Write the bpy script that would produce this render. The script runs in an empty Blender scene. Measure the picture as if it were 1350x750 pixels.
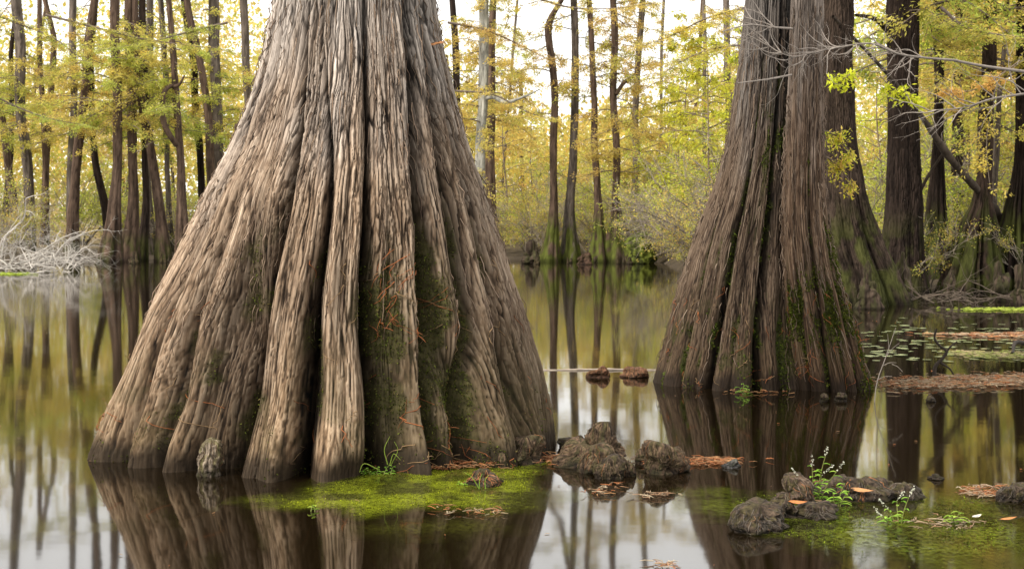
import bpy, math, random
import numpy as np
from math import radians as RAD, pi as PI

rng = np.random.default_rng(7)
random.seed(7)
F, H, Y0 = 1875.0, 1.5, 290.0          # focal length in photo pixels, camera height, horizon row

def at(px, py, d):
    """photo pixel at depth d -> world point"""
    return np.array([(px - 675.0) / F * d, d, H - (py - Y0) / F * d])

def wl(px, py):
    """photo pixel lying on the water -> world point"""
    d = F * H / (py - Y0)
    return np.array([(px - 675.0) / F * d, d, 0.0])

sc = bpy.context.scene
COL = sc.collection

# ------------------------------------------------------------------ noise
def _hash(ix, iy, seed):
    h = (ix.astype(np.uint32) * np.uint32(374761393) + iy.astype(np.uint32) * np.uint32(668265263)
         + np.uint32((seed * 1442695041) & 0xffffffff))
    h = (h ^ (h >> np.uint32(13))) * np.uint32(1274126177)
    h = h ^ (h >> np.uint32(16))
    return h.astype(np.float64) / 4294967295.0

def vn(x, y, seed=0, per=None):
    """value noise 0..1, optionally periodic in x"""
    x = np.asarray(x, float); y = np.asarray(y, float)
    x, y = np.broadcast_arrays(x, y)
    fx = np.floor(x); fy = np.floor(y)
    tx = x - fx; ty = y - fy
    tx = tx * tx * tx * (tx * (tx * 6 - 15) + 10); ty = ty * ty * ty * (ty * (ty * 6 - 15) + 10)
    ix = fx.astype(np.int64); iy = fy.astype(np.int64)
    ix1 = ix + 1
    if per: ix = ix % per; ix1 = ix1 % per
    a = _hash(ix, iy, seed); b = _hash(ix1, iy, seed); c = _hash(ix, iy + 1, seed); d = _hash(ix1, iy + 1, seed)
    return (a * (1 - tx) + b * tx) * (1 - ty) + (c * (1 - tx) + d * tx) * ty

def fbm(x, y, seed=0, oct=4):
    s = 0; a = 0.5; t = 0
    for i in range(oct):
        s = s + a * vn(np.asarray(x) * 2 ** i, np.asarray(y) * 2 ** i, seed + i * 17); t += a; a *= .5
    return s / t

def sstep(a, b, x):
    t = np.clip((x - a) / (b - a), 0, 1); return t * t * (3 - 2 * t)

# ------------------------------------------------------------------ mesh helpers
def make_mesh(name, v, f, col=None, wet=None):
    v = np.asarray(v, np.float32); f = np.asarray(f, np.int32)
    me = bpy.data.meshes.new(name)
    k = f.shape[1]
    me.vertices.add(len(v)); me.vertices.foreach_set('co', v.ravel())
    me.loops.add(f.size); me.loops.foreach_set('vertex_index', f.ravel())
    me.polygons.add(len(f)); me.polygons.foreach_set('loop_start', np.arange(0, f.size, k, dtype=np.int32))
    if col is not None:
        c = np.ones((len(v), 4), np.float32); c[:, :3] = col
        at_ = me.attributes.new('Col', 'FLOAT_COLOR', 'POINT'); at_.data.foreach_set('color', c.ravel())
    if wet is not None:
        at_ = me.attributes.new('wet', 'FLOAT', 'POINT'); at_.data.foreach_set('value', np.asarray(wet, np.float32).ravel())
    me.update(calc_edges=True); me.validate()
    return me

def link(name, me, mat, parent=None):
    if mat and not me.materials: me.materials.append(mat)
    o = bpy.data.objects.new(name, me); COL.objects.link(o)
    if parent: o.parent = parent
    return o

def empty(name, loc=(0, 0, 0)):
    o = bpy.data.objects.new(name, None); COL.objects.link(o); o.location = loc
    o.empty_display_size = .2
    return o

def tag(o, label=None, cat=None, group=None, kind=None):
    if label: o['label'] = label
    if cat: o['category'] = cat
    if group: o['group'] = group
    if kind: o['kind'] = kind
    return o

class MB:
    """collects quads with colours"""
    def __init__(s): s.v = []; s.f = []; s.c = []; s.n = 0
    def add(s, v, f, c):
        v = np.asarray(v, float); s.v.append(v); s.f.append(np.asarray(f) + s.n); s.n += len(v)
        c = np.asarray(c, float)
        s.c.append(np.broadcast_to(c, (len(v), 3)) if c.ndim == 1 else c)
    def tube(s, pts, rad, col, k=5, cap=False):
        pts = np.asarray(pts, float); n = len(pts)
        rad = np.broadcast_to(np.asarray(rad, float), (n,))
        t = np.gradient(pts, axis=0); t /= np.linalg.norm(t, axis=1, keepdims=True) + 1e-9
        ref = np.array([0, 0, 1.]) if abs(t[0][2]) < .9 else np.array([1., 0, 0])
        u = np.cross(t, ref); u /= np.linalg.norm(u, axis=1, keepdims=True) + 1e-9
        w = np.cross(t, u)
        a = np.arange(k) * 2 * PI / k
        v = pts[:, None] + rad[:, None, None] * (np.cos(a)[None, :, None] * u[:, None] + np.sin(a)[None, :, None] * w[:, None])
        i = np.arange(n - 1)[:, None] * k; j = np.arange(k)[None]
        j1 = (j + 1) % k
        f = np.stack([i + j, i + j1, i + k + j1, i + k + j], -1).reshape(-1, 4)
        s.add(v.reshape(-1, 3), f, col)
    def leaves(s, c, d, nrm, L, W, col):
        """rhombus leaf per centre: c,d,nrm (N,3); L,W (N,), col (N,3)"""
        N = len(c)
        if N == 0: return
        d = d / (np.linalg.norm(d, axis=1, keepdims=True) + 1e-9)
        sd = np.cross(d, nrm); sd /= np.linalg.norm(sd, axis=1, keepdims=True) + 1e-9
        L = np.broadcast_to(L, (N,))[:, None]; W = np.broadcast_to(W, (N,))[:, None]
        up = np.cross(sd, d)
        v = np.stack([c, c + d * L * .45 + sd * W * .5 + up * W * .12, c + d * L, c + d * L * .45 - sd * W * .5 + up * W * .12], 1).reshape(-1, 3)
        f = np.arange(N * 4).reshape(-1, 4)
        s.add(v, f, np.repeat(col, 4, axis=0))
    def mesh(s, name):
        return make_mesh(name, np.concatenate(s.v), np.concatenate(s.f), np.concatenate(s.c))
    def build(s, name, mat, parent=None): return link(name, s.mesh(name), mat, parent)

def rdir(n):
    v = rng.normal(size=(n, 3)); return v / np.linalg.norm(v, axis=1, keepdims=True)

# ------------------------------------------------------------------ materials
def new_mat(name):
    m = bpy.data.materials.new(name); m.use_nodes = True
    nt = m.node_tree; nt.nodes.clear()
    out = nt.nodes.new('ShaderNodeOutputMaterial')
    return m, nt, out

def N(nt, t, **kw):
    n = nt.nodes.new(t)
    for k, v in kw.items():
        if k in n.inputs: n.inputs[k].default_value = v
        else: setattr(n, k, v)
    return n

def surf_mat(name, rough=.9, nscale=30, namt=.35, bump=.3, bdist=.01, stretch=1.0, spec=.25, wetness=False, coat=0):
    """attribute-coloured surface with procedural mottling and bump"""
    m, nt, out = new_mat(name); L = nt.links.new
    p = N(nt, 'ShaderNodeBsdfPrincipled'); p.inputs['Roughness'].default_value = rough
    p.inputs['Specular IOR Level'].default_value = spec
    a = N(nt, 'ShaderNodeAttribute', attribute_name='Col')
    tc = N(nt, 'ShaderNodeTexCoord'); mp = N(nt, 'ShaderNodeMapping')
    mp.inputs['Scale'].default_value = (1, 1, stretch)
    L(tc.outputs['Object'], mp.inputs['Vector'])
    n1 = N(nt, 'ShaderNodeTexNoise'); n1.inputs['Scale'].default_value = nscale; n1.inputs['Detail'].default_value = 6
    n1.inputs['Roughness'].default_value = .65
    L(mp.outputs[0], n1.inputs['Vector'])
    mr = N(nt, 'ShaderNodeMapRange'); mr.inputs['From Min'].default_value = .3; mr.inputs['From Max'].default_value = .7
    mr.inputs['To Min'].default_value = 1 - namt; mr.inputs['To Max'].default_value = 1 + namt
    L(n1.outputs['Fac'], mr.inputs['Value'])
    mx = N(nt, 'ShaderNodeMix', data_type='RGBA', blend_type='MULTIPLY'); mx.inputs['Factor'].default_value = 1
    L(a.outputs['Color'], mx.inputs['A']); L(mr.outputs[0], mx.inputs['B'])
    L(mx.outputs['Result'], p.inputs['Base Color'])
    if bump:
        b = N(nt, 'ShaderNodeBump'); b.inputs['Strength'].default_value = bump; b.inputs['Distance'].default_value = bdist
        L(n1.outputs['Fac'], b.inputs['Height']); L(b.outputs[0], p.inputs['Normal'])
    if wetness:
        w = N(nt, 'ShaderNodeAttribute', attribute_name='wet')
        r = N(nt, 'ShaderNodeMapRange'); r.inputs['To Min'].default_value = rough; r.inputs['To Max'].default_value = .72
        L(w.outputs['Fac'], r.inputs['Value']); L(r.outputs[0], p.inputs['Roughness'])
    L(p.outputs[0], out.inputs['Surface'])
    return m

def leaf_mat(name, transl=.5, var=.25, gain=1.0):
    m, nt, out = new_mat(name); L = nt.links.new
    a = N(nt, 'ShaderNodeAttribute', attribute_name='Col')
    oi = N(nt, 'ShaderNodeObjectInfo')
    mr = N(nt, 'ShaderNodeMapRange'); mr.inputs['To Min'].default_value = gain * (1 - var); mr.inputs['To Max'].default_value = gain * (1 + var)
    L(oi.outputs['Random'], mr.inputs['Value'])
    hs = N(nt, 'ShaderNodeHueSaturation')
    h = N(nt, 'ShaderNodeMapRange'); h.inputs['To Min'].default_value = .485; h.inputs['To Max'].default_value = .515
    L(oi.outputs['Random'], h.inputs['Value']); L(h.outputs[0], hs.inputs['Hue']); L(mr.outputs[0], hs.inputs['Value'])
    L(a.outputs['Color'], hs.inputs['Color'])
    d = N(nt, 'ShaderNodeBsdfDiffuse'); t = N(nt, 'ShaderNodeBsdfTranslucent')
    L(hs.outputs[0], d.inputs['Color']); L(hs.outputs[0], t.inputs['Color'])
    mx = N(nt, 'ShaderNodeMixShader'); mx.inputs[0].default_value = transl
    L(d.outputs[0], mx.inputs[1]); L(t.outputs[0], mx.inputs[2]); L(mx.outputs[0], out.inputs['Surface'])
    return m

M_bark = surf_mat('weathered_bark', rough=.9, nscale=70, namt=.34, bump=.6, bdist=.006, stretch=.12, wetness=True, spec=.14)
M_bgbark = surf_mat('swamp_tree_bark', rough=.92, nscale=9, namt=.55, bump=.8, bdist=.04, stretch=.18, spec=.1)
M_knee = surf_mat('knee_wood', rough=.8, nscale=55, namt=.7, bump=1.0, bdist=.012, stretch=.8, spec=.18)
M_wood = surf_mat('dead_wood', rough=.85, nscale=18, namt=.3, bump=.2, bdist=.005)
M_leaf = leaf_mat('translucent_leaf', .55, .12, 1.38)
M_moss = leaf_mat('moss', .25, .1)
M_needle = surf_mat('rust_needles', rough=.8, nscale=60, namt=.3, bump=0)

# ------------------------------------------------------------------ trunks
def lobe_profile(th, grooves, pw=.5):
    """grooves: list of (theta array or scalar broadcastable with th, depth, ...) sorted in theta. returns 0 on lobe crest .. depth in the crease"""
    n = len(grooves); res = np.zeros(np.broadcast(th, grooves[0][0]).shape)
    for i in range(n):
        g0, d0 = grooves[i]; g1, d1 = grooves[(i + 1) % n]
        if i == n - 1: g1 = g1 + 2 * PI
        for sh in (0, 2 * PI, -2 * PI):
            t = (th + sh - g0) / (g1 - g0)
            mk = (t >= 0) & (t < 1)
            tt = np.clip(t, 0, 1)
            b = np.clip(np.sin(PI * tt), 0, 1) ** pw
            dd = d0 * (1 - tt) + d1 * tt
            res = np.where(mk, dd * (1 - b), res)
    return res

def bark_height(th, z, K, seed, lz=.33):
    """meandering vertical strips: 0 in the fissure .. 1 on the strip"""
    u = th / (2 * PI) * K
    w = (vn(u * .5, z / .22, seed + 3, K // 2) - .5) * 1.1 + (vn(u, z / .07, seed + 4, K) - .5) * .35
    n = vn(u + w, z / lz + 0 * u, seed, K)
    p1 = np.clip(np.abs(2 * n - 1) * 3.2, 0, 1)
    n2 = vn((u + w) * 2, z / (lz * .55), seed + 9, K * 2)
    p2 = np.clip(np.abs(2 * n2 - 1) * 2.6, 0, 1)
    n3 = vn((u + w) * 5, z / (lz * .3), seed + 11, K * 5)
    return p1, p2, n3

def plates(x, y, seed, per):
    """elongated cells: (edge distance, cell random, offset across the cell)"""
    x, y = np.broadcast_arrays(np.asarray(x, float), np.asarray(y, float))
    ix = np.floor(x).astype(np.int64); iy = np.floor(y).astype(np.int64)
    f1 = np.full(x.shape, 9.); f2 = np.full(x.shape, 9.); cid = np.zeros(x.shape); off = np.zeros(x.shape)
    for dx in (-1, 0, 1):
        for dy in (-1, 0, 1):
            cx = (ix + dx) % per; cy = iy + dy
            jx = _hash(cx, cy, seed); jy = _hash(cx, cy, seed + 1)
            ox = x - (ix + dx + .1 + .8 * jx); oy = y - (iy + dy + jy)
            d = ox * ox + oy * oy
            cl = d < f1
            f2 = np.where(cl, f1, np.minimum(f2, d)); cid = np.where(cl, _hash(cx, cy, seed + 2), cid); off = np.where(cl, ox, off); f1 = np.where(cl, d, f1)
    return np.sqrt(f2) - np.sqrt(f1), cid, off

def bark_plates(th, z, K, seed, lz=.26):
    """0 in the fissure .. 1 on the plate, plus a random tone per plate"""
    u = th / (2 * PI) * K
    w = (vn(u * .25, z / .42, seed + 3, K // 4) - .5) * 1.3 + (vn(u * .5, z / .13, seed + 4, K // 2) - .5) * .42 + (vn(u, z / .04, seed + 6, K) - .5) * .2
    e, cid, off = plates(u + w, z / lz + .5 * vn(u, z / .2, seed + 5, K), seed, K)
    K2 = K // 8 * 4
    e2, cid2, off2 = plates(u * (K2 / K) + .6 * w * (K2 / K), z / (lz * .7), seed + 60, K2)
    fib = vn((u + w) * 3, z / (lz * .35), seed + 9, K * 3)
    dp = .5 + .5 * vn(u, z / .5, seed + 13, K)      # some fissures are only faint
    p = 1 - (1 - sstep(.03, .22, e)) * dp
    p2 = 1 - (1 - sstep(.0, .16, e2)) * .9
    e3, cid3, off3 = plates((u + w) * 1.5, z / .19 + .8 * vn(u * 1.5, z / .2, seed + 75, K * 3 // 2), seed + 70, K * 3 // 2)   # short flakes and cross cracks
    crk = 1 - (1 - sstep(.02, .2, e3)) * .42 * sstep(.35, .6, vn(u * .25, z / .3, seed + 77, K // 4))
    cid = .65 * cid + .35 * cid3
    h = p * crk * (.35 + .65 * p2) * (.66 + .26 * cid + .5 * off * (cid - .35)) * (.78 + .3 * fib)
    return h, .6 * cid + .4 * cid2, fib

def thetas(nf, nb):
    """dense towards -y (theta 0 = -x, pi/2 = -y), sparse behind"""
    a = np.linspace(-.22 * PI, 1.22 * PI, nf, endpoint=False)
    b = np.linspace(1.22 * PI, 1.78 * PI, nb, endpoint=False)
    return np.concatenate([a, b])

def ring_faces(nz, nt):
    i = np.arange(nz - 1)[:, None] * nt; j = np.arange(nt)[None]; j1 = (j + 1) % nt
    return np.stack([i + j, i + j1, i + nt + j1, i + nt + j], -1).reshape(-1, 4)

def interp(tab, y):
    tab = sorted(tab); a = np.array(tab, float)
    from_x, from_y = a[:, 0], a[:, 1]
    # smooth (catmull-ish) interpolation through the table
    m = np.gradient(from_y, from_x)
    y = np.clip(y, from_x[0], from_x[-1])
    k = np.clip(np.searchsorted(from_x, y) - 1, 0, len(from_x) - 2)
    h = from_x[k + 1] - from_x[k]; t = (y - from_x[k]) / h
    return ((2 * t ** 3 - 3 * t ** 2 + 1) * from_y[k] + (t ** 3 - 2 * t ** 2 + t) * h * m[k]
            + (-2 * t ** 3 + 3 * t ** 2) * from_y[k + 1] + (t ** 3 - t ** 2) * h * m[k + 1])

def s2t(s): return np.arccos(np.clip(1 - 2 * np.asarray(s, float), -1, 1))

def big_trunk(name, parent, d0, left, right, zs, nf, nb, groove_tab, depth_tab, brat, K0, seed, palette, barkamp, moss_fn, wet_top=.2, recess=(), tint=None, lobey=1.0):
    """left/right: [(photo row, x)] silhouette tables; groove_tab: [(s_top, s_mid, s_base, depth_top, depth_base)]"""
    th = thetas(nf, nb)[None, :]
    z = zs[:, None]
    yrow = Y0 + (H - np.clip(zs, -.05, None)) / d0 * F
    yr = np.clip(yrow, 0, None)
    xl = interp(left, yr); xr = interp(right, yr)
    cx = ((xl + xr) / 2 - 675) / F * d0; a = (xr - xl) / 2 / F * d0
    ztop = H + Y0 / F * d0
    up = np.clip(zs - ztop, 0, None)
    a = a * np.clip(1 - up * .035, .35, 1)
    low = np.clip(-zs, 0, None); a = a * (1 + low * .4)
    b = a * (brat[0] + (brat[1] - brat[0]) * sstep(0, ztop * .8, zs))
    f = np.clip(zs / ztop, 0, 1)[:, None]
    gs = []
    for (st, sm, sb, dt, db) in groove_tab:
        s = np.where(f < .5, sb + (sm - sb) * sstep(0, .5, f), sm + (st - sm) * sstep(.5, 1, f))
        wob = (vn(z / .45, z * 0 + st * 50, seed + 5) - .5) * .05
        g = s2t(s) + wob
        dd = (db + (dt - db) * f ** .8) * (.75 + .5 * vn(z / .6, z * 0 + sb * 77, seed + 6))
        gs.append((g, dd))
    for k in range(6):
        gs.append((PI * (1.1 + .8 * (k + .5) / 6) + 0 * z, .2 * (1 - .6 * f)))
    m = 1 - lobe_profile(th, gs, .62)
    # lumpy swellings along the lobes
    m = m + (vn(th / (2 * PI) * 20, z / .7, seed + 21, 20) - .5) * .045 * (1.2 - f) + (vn(th / (2 * PI) * 60, z / .5, seed + 22, 60) - .5) * .012
    m = m + (vn(th / (2 * PI) * 11 + .3, z / 1.3, seed + 23, 11) - .5) * .16 * (1 - f) * lobey * np.clip(np.sin(th), 0, 1) ** 2
    m = m + (.02 + .07 * vn(th / (2 * PI) * 16, z * 0 + 2, seed + 24, 16) + .07 * (vn(th / (2 * PI) * 30, z / .16, seed + 25, 30) - .5)) * (1 - sstep(.0, .45, z + 0 * th)) * sstep(.7, 1, m) * lobey * np.clip(np.sin(th), 0, 1) ** 2
    for (rs, rw, rd, rf) in recess:
        m = m - rd * np.exp(-((th - s2t(rs) - .03 * np.sin(z * 4)) / rw) ** 2) * (1 - sstep(rf * .4, rf, f))
    X = cx[:, None] - a[:, None] * m * np.cos(th)
    Yy = d0 - b[:, None] * m * np.sin(th)
    # bark
    K1 = K0 * 2
    lv = [(K0, seed + 31, .8), (int(K0 * 1.6) // 8 * 8, seed + 41, .85), (int(K0 * 2.3) // 8 * 8, seed + 51, .9)]
    jit = (vn(th * 8, z * 3, seed + 30) - .5) * .12
    w0 = sstep(.60, .68, f + jit); w2 = 1 - sstep(.24, .32, f + jit); w1 = np.clip(1 - w0 - w2, 0, 1)
    hgt = 0; cid = 0; fib = 0
    for (KK, sd_, lz_), w_ in zip(lv, (w0, w1, w2)):
        h_, c_, f_ = bark_plates(th, z, KK, sd_, lz_); hgt = hgt + h_ * w_; cid = cid + c_ * w_; fib = fib + f_ * w_
    K1 = lv[1][0]
    # patches where bark is smoother
    sm = sstep(.35, .7, fbm(th * 3, z * 1.1, seed + 51, 3))
    amp = barkamp * (.55 + .6 * (1 - sm)) * (.7 + .5 * f)
    nx = -np.cos(th) / a[:, None]; ny = -np.sin(th) / b[:, None]
    ln = np.sqrt(nx * nx + ny * ny); nx /= ln; ny /= ln
    X = X + nx * (hgt - .6) * amp; Yy = Yy + ny * (hgt - .6) * amp
    Z = np.broadcast_to(z, X.shape) + (vn(th * 9, z * 4, seed + 60) - .5) * .01
    V = np.stack([X, Yy, Z], -1)
    # colour
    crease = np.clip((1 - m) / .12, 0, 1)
    nb_ = fbm(th * 4, z * 1.5, seed + 71, 4)
    nstreak = .25 * fib + .75 * cid
    moss = moss_fn(th, z, f, crease, nb_, seed)
    ridge, mid, fis, wetc, mossc = [np.array(c) for c in palette]
    q = np.clip(hgt * 1.15 - .08, 0, 1)[..., None]
    col = fis + (mid - fis) * np.clip(q * 2, 0, 1)
    col = col + (ridge - mid) * (np.clip(q * 2 - 1, 0, 1) * (.4 + .6 * nstreak[..., None]))
    # greyer and more streaked higher up, browner below
    g = col.mean(-1, keepdims=True)
    gr = (sstep(.45, 1.0, f + (nb_ - .5) * .5) * .75)[..., None]
    col = col * (1 - gr) + (g * np.array([1.13, 1.03, .94])) * gr * 1.3
    col = col * (.8 + .4 * nb_[..., None])
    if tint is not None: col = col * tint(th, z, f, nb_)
    col = col * (1 - .62 * crease ** 1.5)[..., None]      # shade of the creases painted into the bark colour
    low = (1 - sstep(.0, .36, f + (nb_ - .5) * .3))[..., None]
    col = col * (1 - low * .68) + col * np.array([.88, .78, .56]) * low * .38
    mm = np.clip(moss, 0, 1)[..., None]
    col = col * (1 - mm) + mossc * (.6 + .8 * vn(th * 60, z * 40, seed + 81)[..., None]) * mm
    wet = 1 - sstep(wet_top * .3, wet_top, z + (vn(th * 12, z * 8, seed + 82) - .5) * .06 + 0 * th)
    col = col * (1 - .88 * wet[..., None]) + wetc * .88 * wet[..., None]
    me = make_mesh(name, V.reshape(-1, 3), ring_faces(len(zs), th.shape[1]), np.clip(col.reshape(-1, 3), 0.004, .8), wet)
    o = link(name, me, M_bark, parent)
    nrm = np.stack([nx, ny, 0 * nx], -1)
    return o, V, nrm, moss

def moss_tufts(V, nrm, moss, n, L, name, parent, pal, thr=.35):
    w = np.clip(moss - thr, 0, 1).ravel() * (np.abs(np.gradient(V[:, :, 0], axis=1)).ravel() + .002)
    if w.sum() <= 0: return
    idx = rng.choice(len(w), n, p=w / w.sum())
    P = V.reshape(-1, 3)[idx]; Nn = nrm.reshape(-1, 3)[idx]
    d = Nn * .8 + rdir(n) * .9 + np.array([0, 0, -.35])
    c = np.array(pal)[rng.integers(0, len(pal), n)] * rng.uniform(.5, 1.5, (n, 1))
    mb = MB(); mb.leaves(P - Nn * .004 + rdir(n) * .006, d, rdir(n), rng.uniform(.5, 1.3, n) * L, rng.uniform(.35, .6, n) * L, c)
    return mb.build(name, M_moss, parent)

def strands(V, nrm, rows, cols, n, length, name, parent, wfn=None, rad=.0028, drift=1.0, cols_=None, sprig=.5):
    """rust coloured fallen cypress sprays hanging on the bark"""
    mb = MB(); nz, nt = V.shape[:2]
    dz = abs(V[nz // 2, 0, 2] - V[nz // 2 - 1, 0, 2])
    for k in range(n):
        i = rng.integers(*rows); j = rng.integers(*cols)
        if wfn is not None:
            for t in range(40):
                if rng.random() < wfn(V[i, j]): break
                i = rng.integers(*rows); j = rng.integers(*cols)
        st = rng.uniform(.4, 1.3) * length
        m = 7; pts = []
        jj = float(j); dj = rng.normal() * 2.6 * drift; ii = float(i)
        for s in range(m):
            a = int(np.clip(ii, 0, nz - 1)); b = int(jj) % nt
            pts.append(V[a, b] + nrm[a, b] * (.012 + .012 * math.sin(s * 1.3 + k)))
            ii -= st / m / dz; jj += dj + rng.normal() * 2.0 * drift
        c = np.array([.30, .10, .035]) * rng.uniform(.5, 1.2) if rng.random() < .65 else np.array([.22, .14, .07])
        if cols_ is not None: c = np.array(cols_[rng.integers(0, len(cols_))]) * rng.uniform(.6, 1.3)
        mb.tube(pts, np.linspace(1, .5, m) * rad * rng.uniform(.6, 1.3), c, 4)
        if rng.random() < sprig:      # a side sprig
            p = np.array(pts[2]); q = p + rdir(1)[0] * st * .5 + nrm[i, j] * .01
            mb.tube([p, (p + q) / 2 + [0, 0, .004], q], [rad * .8, rad * .7, rad * .4], c, 4)
    return tag(mb.build(name, M_needle, parent), kind='stuff')

# ---- the giant tree on the left
D1 = 9.4
hero = empty('giant_cypress', (-1.22, D1, 0))
tag(hero, 'giant grey-brown cypress with hugely flared fluted base, nearest and widest of the trees', 'tree')
left1 = [(0, 362), (50, 352), (100, 341), (150, 323), (200, 302), (250, 273), (300, 248), (350, 222), (400, 198), (450, 177), (500, 156), (550, 135), (590, 124), (640, 112)]
right1 = [(0, 573), (50, 581), (100, 593), (150, 607), (200, 622), (250, 640), (300, 657), (350, 672), (400, 687), (450, 701), (500, 717), (550, 731), (590, 737), (640, 742)]
gt1 = [(.015, .015, .02, .03, .10), (.07, .09, .095, .03, .24), (.13, .17, .177, .03, .26), (.19, .26, .25, .01, .08), (.275, .36, .328, .20, .46), (.32, .43, .415, .01, .07),
       (.365, .50, .497, .03, .44), (.49, .56, .575, .01, .06), (.61, .627, .648, .20, .44), (.73, .70, .70, .01, .06), (.85, .79, .755, .24, .42),
       (.94, .89, .838, .20, .36), (.965, .945, .925, .10, .24), (.985, .985, .982, .05, .1)]
zs1 = np.concatenate([np.linspace(-.35, -.02, 10), np.arange(-.01, 3.05, .0052), np.linspace(3.08, 12, 70)])
def moss1(th, z, f, crease, nb_, seed):
    n = fbm(th * 9, z * 5, seed + 90, 4)
    side = sstep(.52 * PI, .68 * PI, th) * (1 - sstep(1.05 * PI, 1.2 * PI, th))
    base = .75 * side * sstep(.58, .80, crease * .5 + n * .62) * (1 - sstep(.35, .68, f + 0 * th)) * sstep(.03, .15, f)
    # the green cushion on the lobe right of the main crease
    cush = np.exp(-((th - 1.93) / .13) ** 2 - ((z - .98) / .22) ** 2) * 1.4 * sstep(.3, .55, n)
    strip = sstep(.42, .6, n) * np.exp(-((th - 2.24 - .10 * (1 - z)) / .10) ** 2) * (1 - sstep(1.0, 1.5, z + 0 * th)) * 1.1
    rightlow = sstep(.45, .6, n + .25 * side) * (1 - sstep(.1, .35, f + 0 * th)) * .55
    cr2 = .7 * sstep(.6, .95, crease) * sstep(.48, .66, n) * (1 - sstep(.4, .6, f + 0 * th)) * .8
    return np.clip(base + cush + strip + rightlow * .6 + cr2, 0, 1) * (th < 1.3 * PI) * (th > -.1)
pal1 = ((.60, .465, .34), (.225, .152, .098), (.014, .009, .006), (.018, .012, .007), (.048, .042, .017))
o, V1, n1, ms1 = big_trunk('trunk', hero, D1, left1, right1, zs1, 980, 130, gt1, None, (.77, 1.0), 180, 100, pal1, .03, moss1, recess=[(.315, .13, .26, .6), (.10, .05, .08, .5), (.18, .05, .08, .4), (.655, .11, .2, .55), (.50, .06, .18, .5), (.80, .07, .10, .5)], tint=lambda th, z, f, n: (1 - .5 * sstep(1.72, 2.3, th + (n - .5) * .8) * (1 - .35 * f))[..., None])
o.matrix_parent_inverse = hero.matrix_world.inverted()
KEEP = []
def keep(o, root):
    """parts are built in world coordinates: hold them there under a root that stands at the thing's base"""
    o.matrix_parent_inverse.identity(); o.location = -np.array(root.location); return o
keep(o, hero)
mt = moss_tufts(V1, n1, ms1, 19000, .019, 'moss', hero, [(.07, .085, .016), (.10, .11, .022), (.045, .05, .013), (.10, .08, .03)], .3)
keep(mt, hero); tag(mt, kind='stuff')
nzr = len(zs1)
def wl1(p):
    px = 675 + p[0] / p[1] * F; z = p[2]
    v = math.exp(-((px - 505) / 25) ** 2 - ((z - .95) / .3) ** 2) + math.exp(-((px - 600) / 55) ** 2 - ((z - .15) / .18) ** 2) * 1.2 + math.exp(-((px - 570) / 30) ** 2 - ((z - .9) / .4) ** 2) * .6
    return min(1, .03 + v * 1.0 + .06 * (z < .6))
zi = lambda zv: int(np.searchsorted(zs1, zv))
s_ = strands(V1, n1, (zi(.06), zi(1.35)), (150, 840), 120, .13, 'needle_litter', hero, wl1, .0026); keep(s_, hero)

s_ = strands(V1, n1, (zi(.9), zi(3.0)), (60, 900), 600, .24, 'loose_bark', hero, None, .0036, .09, [(.24, .17, .12), (.17, .12, .08), (.12, .08, .055)], 0); keep(s_, hero)
# reddish shelf of bark high on the right flank
def shelf(p, w, name, label, cat):
    t = np.linspace(0, 2 * PI, 25)[:-1]
    vs = [[0, 0, .25]]
    r = 1 + .18 * np.sin(3 * t + 1) + .1 * np.sin(7 * t)
    for (k, zz) in ((1, 0), (.98, .10), (.6, .22)):
        for i, a in enumerate(t): vs.append([math.cos(a) * k * r[i], math.sin(a) * .45 * k * r[i], zz + .05 * math.sin(5 * a)])
    vs = np.array(vs) * w / 2; n = 24; f = []
    for q in range(2):
        for i in range(n): f.append([1 + q * n + i, 1 + q * n + (i + 1) % n, 1 + (q + 1) * n + (i + 1) % n, 1 + (q + 1) * n + i])
    for i in range(0, n): f.append([1 + 2 * n + i, 1 + 2 * n + (i + 1) % n, 0, 0])
    f = [x for x in f]
    mb = MB(); mb.add(vs, f[:2 * n], (.33, .15, .06))
    mb.add(np.vstack([vs[1 + 2 * n:], vs[:1]]), [[i, (i + 1) % n, n, n] if False else [i, (i + 1) % n, (i + 1) % n, n] for i in range(n)], (.38, .18, .07))
    o = mb.build(name, M_wood); o.location = p; o.rotation_euler = (RAD(8), RAD(-12), 0)
    return tag(o, label, cat)
pz = H + (Y0 - 66) / F * D1
ii = zi(pz); jj = int(np.argmin(np.abs(thetas(980, 130) - s2t(.955))))
shelf(V1[ii, jj] + n1[ii, jj] * .02, .11, 'bracket_fungus', 'small rust-brown bracket fungus sticking out high on the right flank of the giant trunk', 'fungus')

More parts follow.
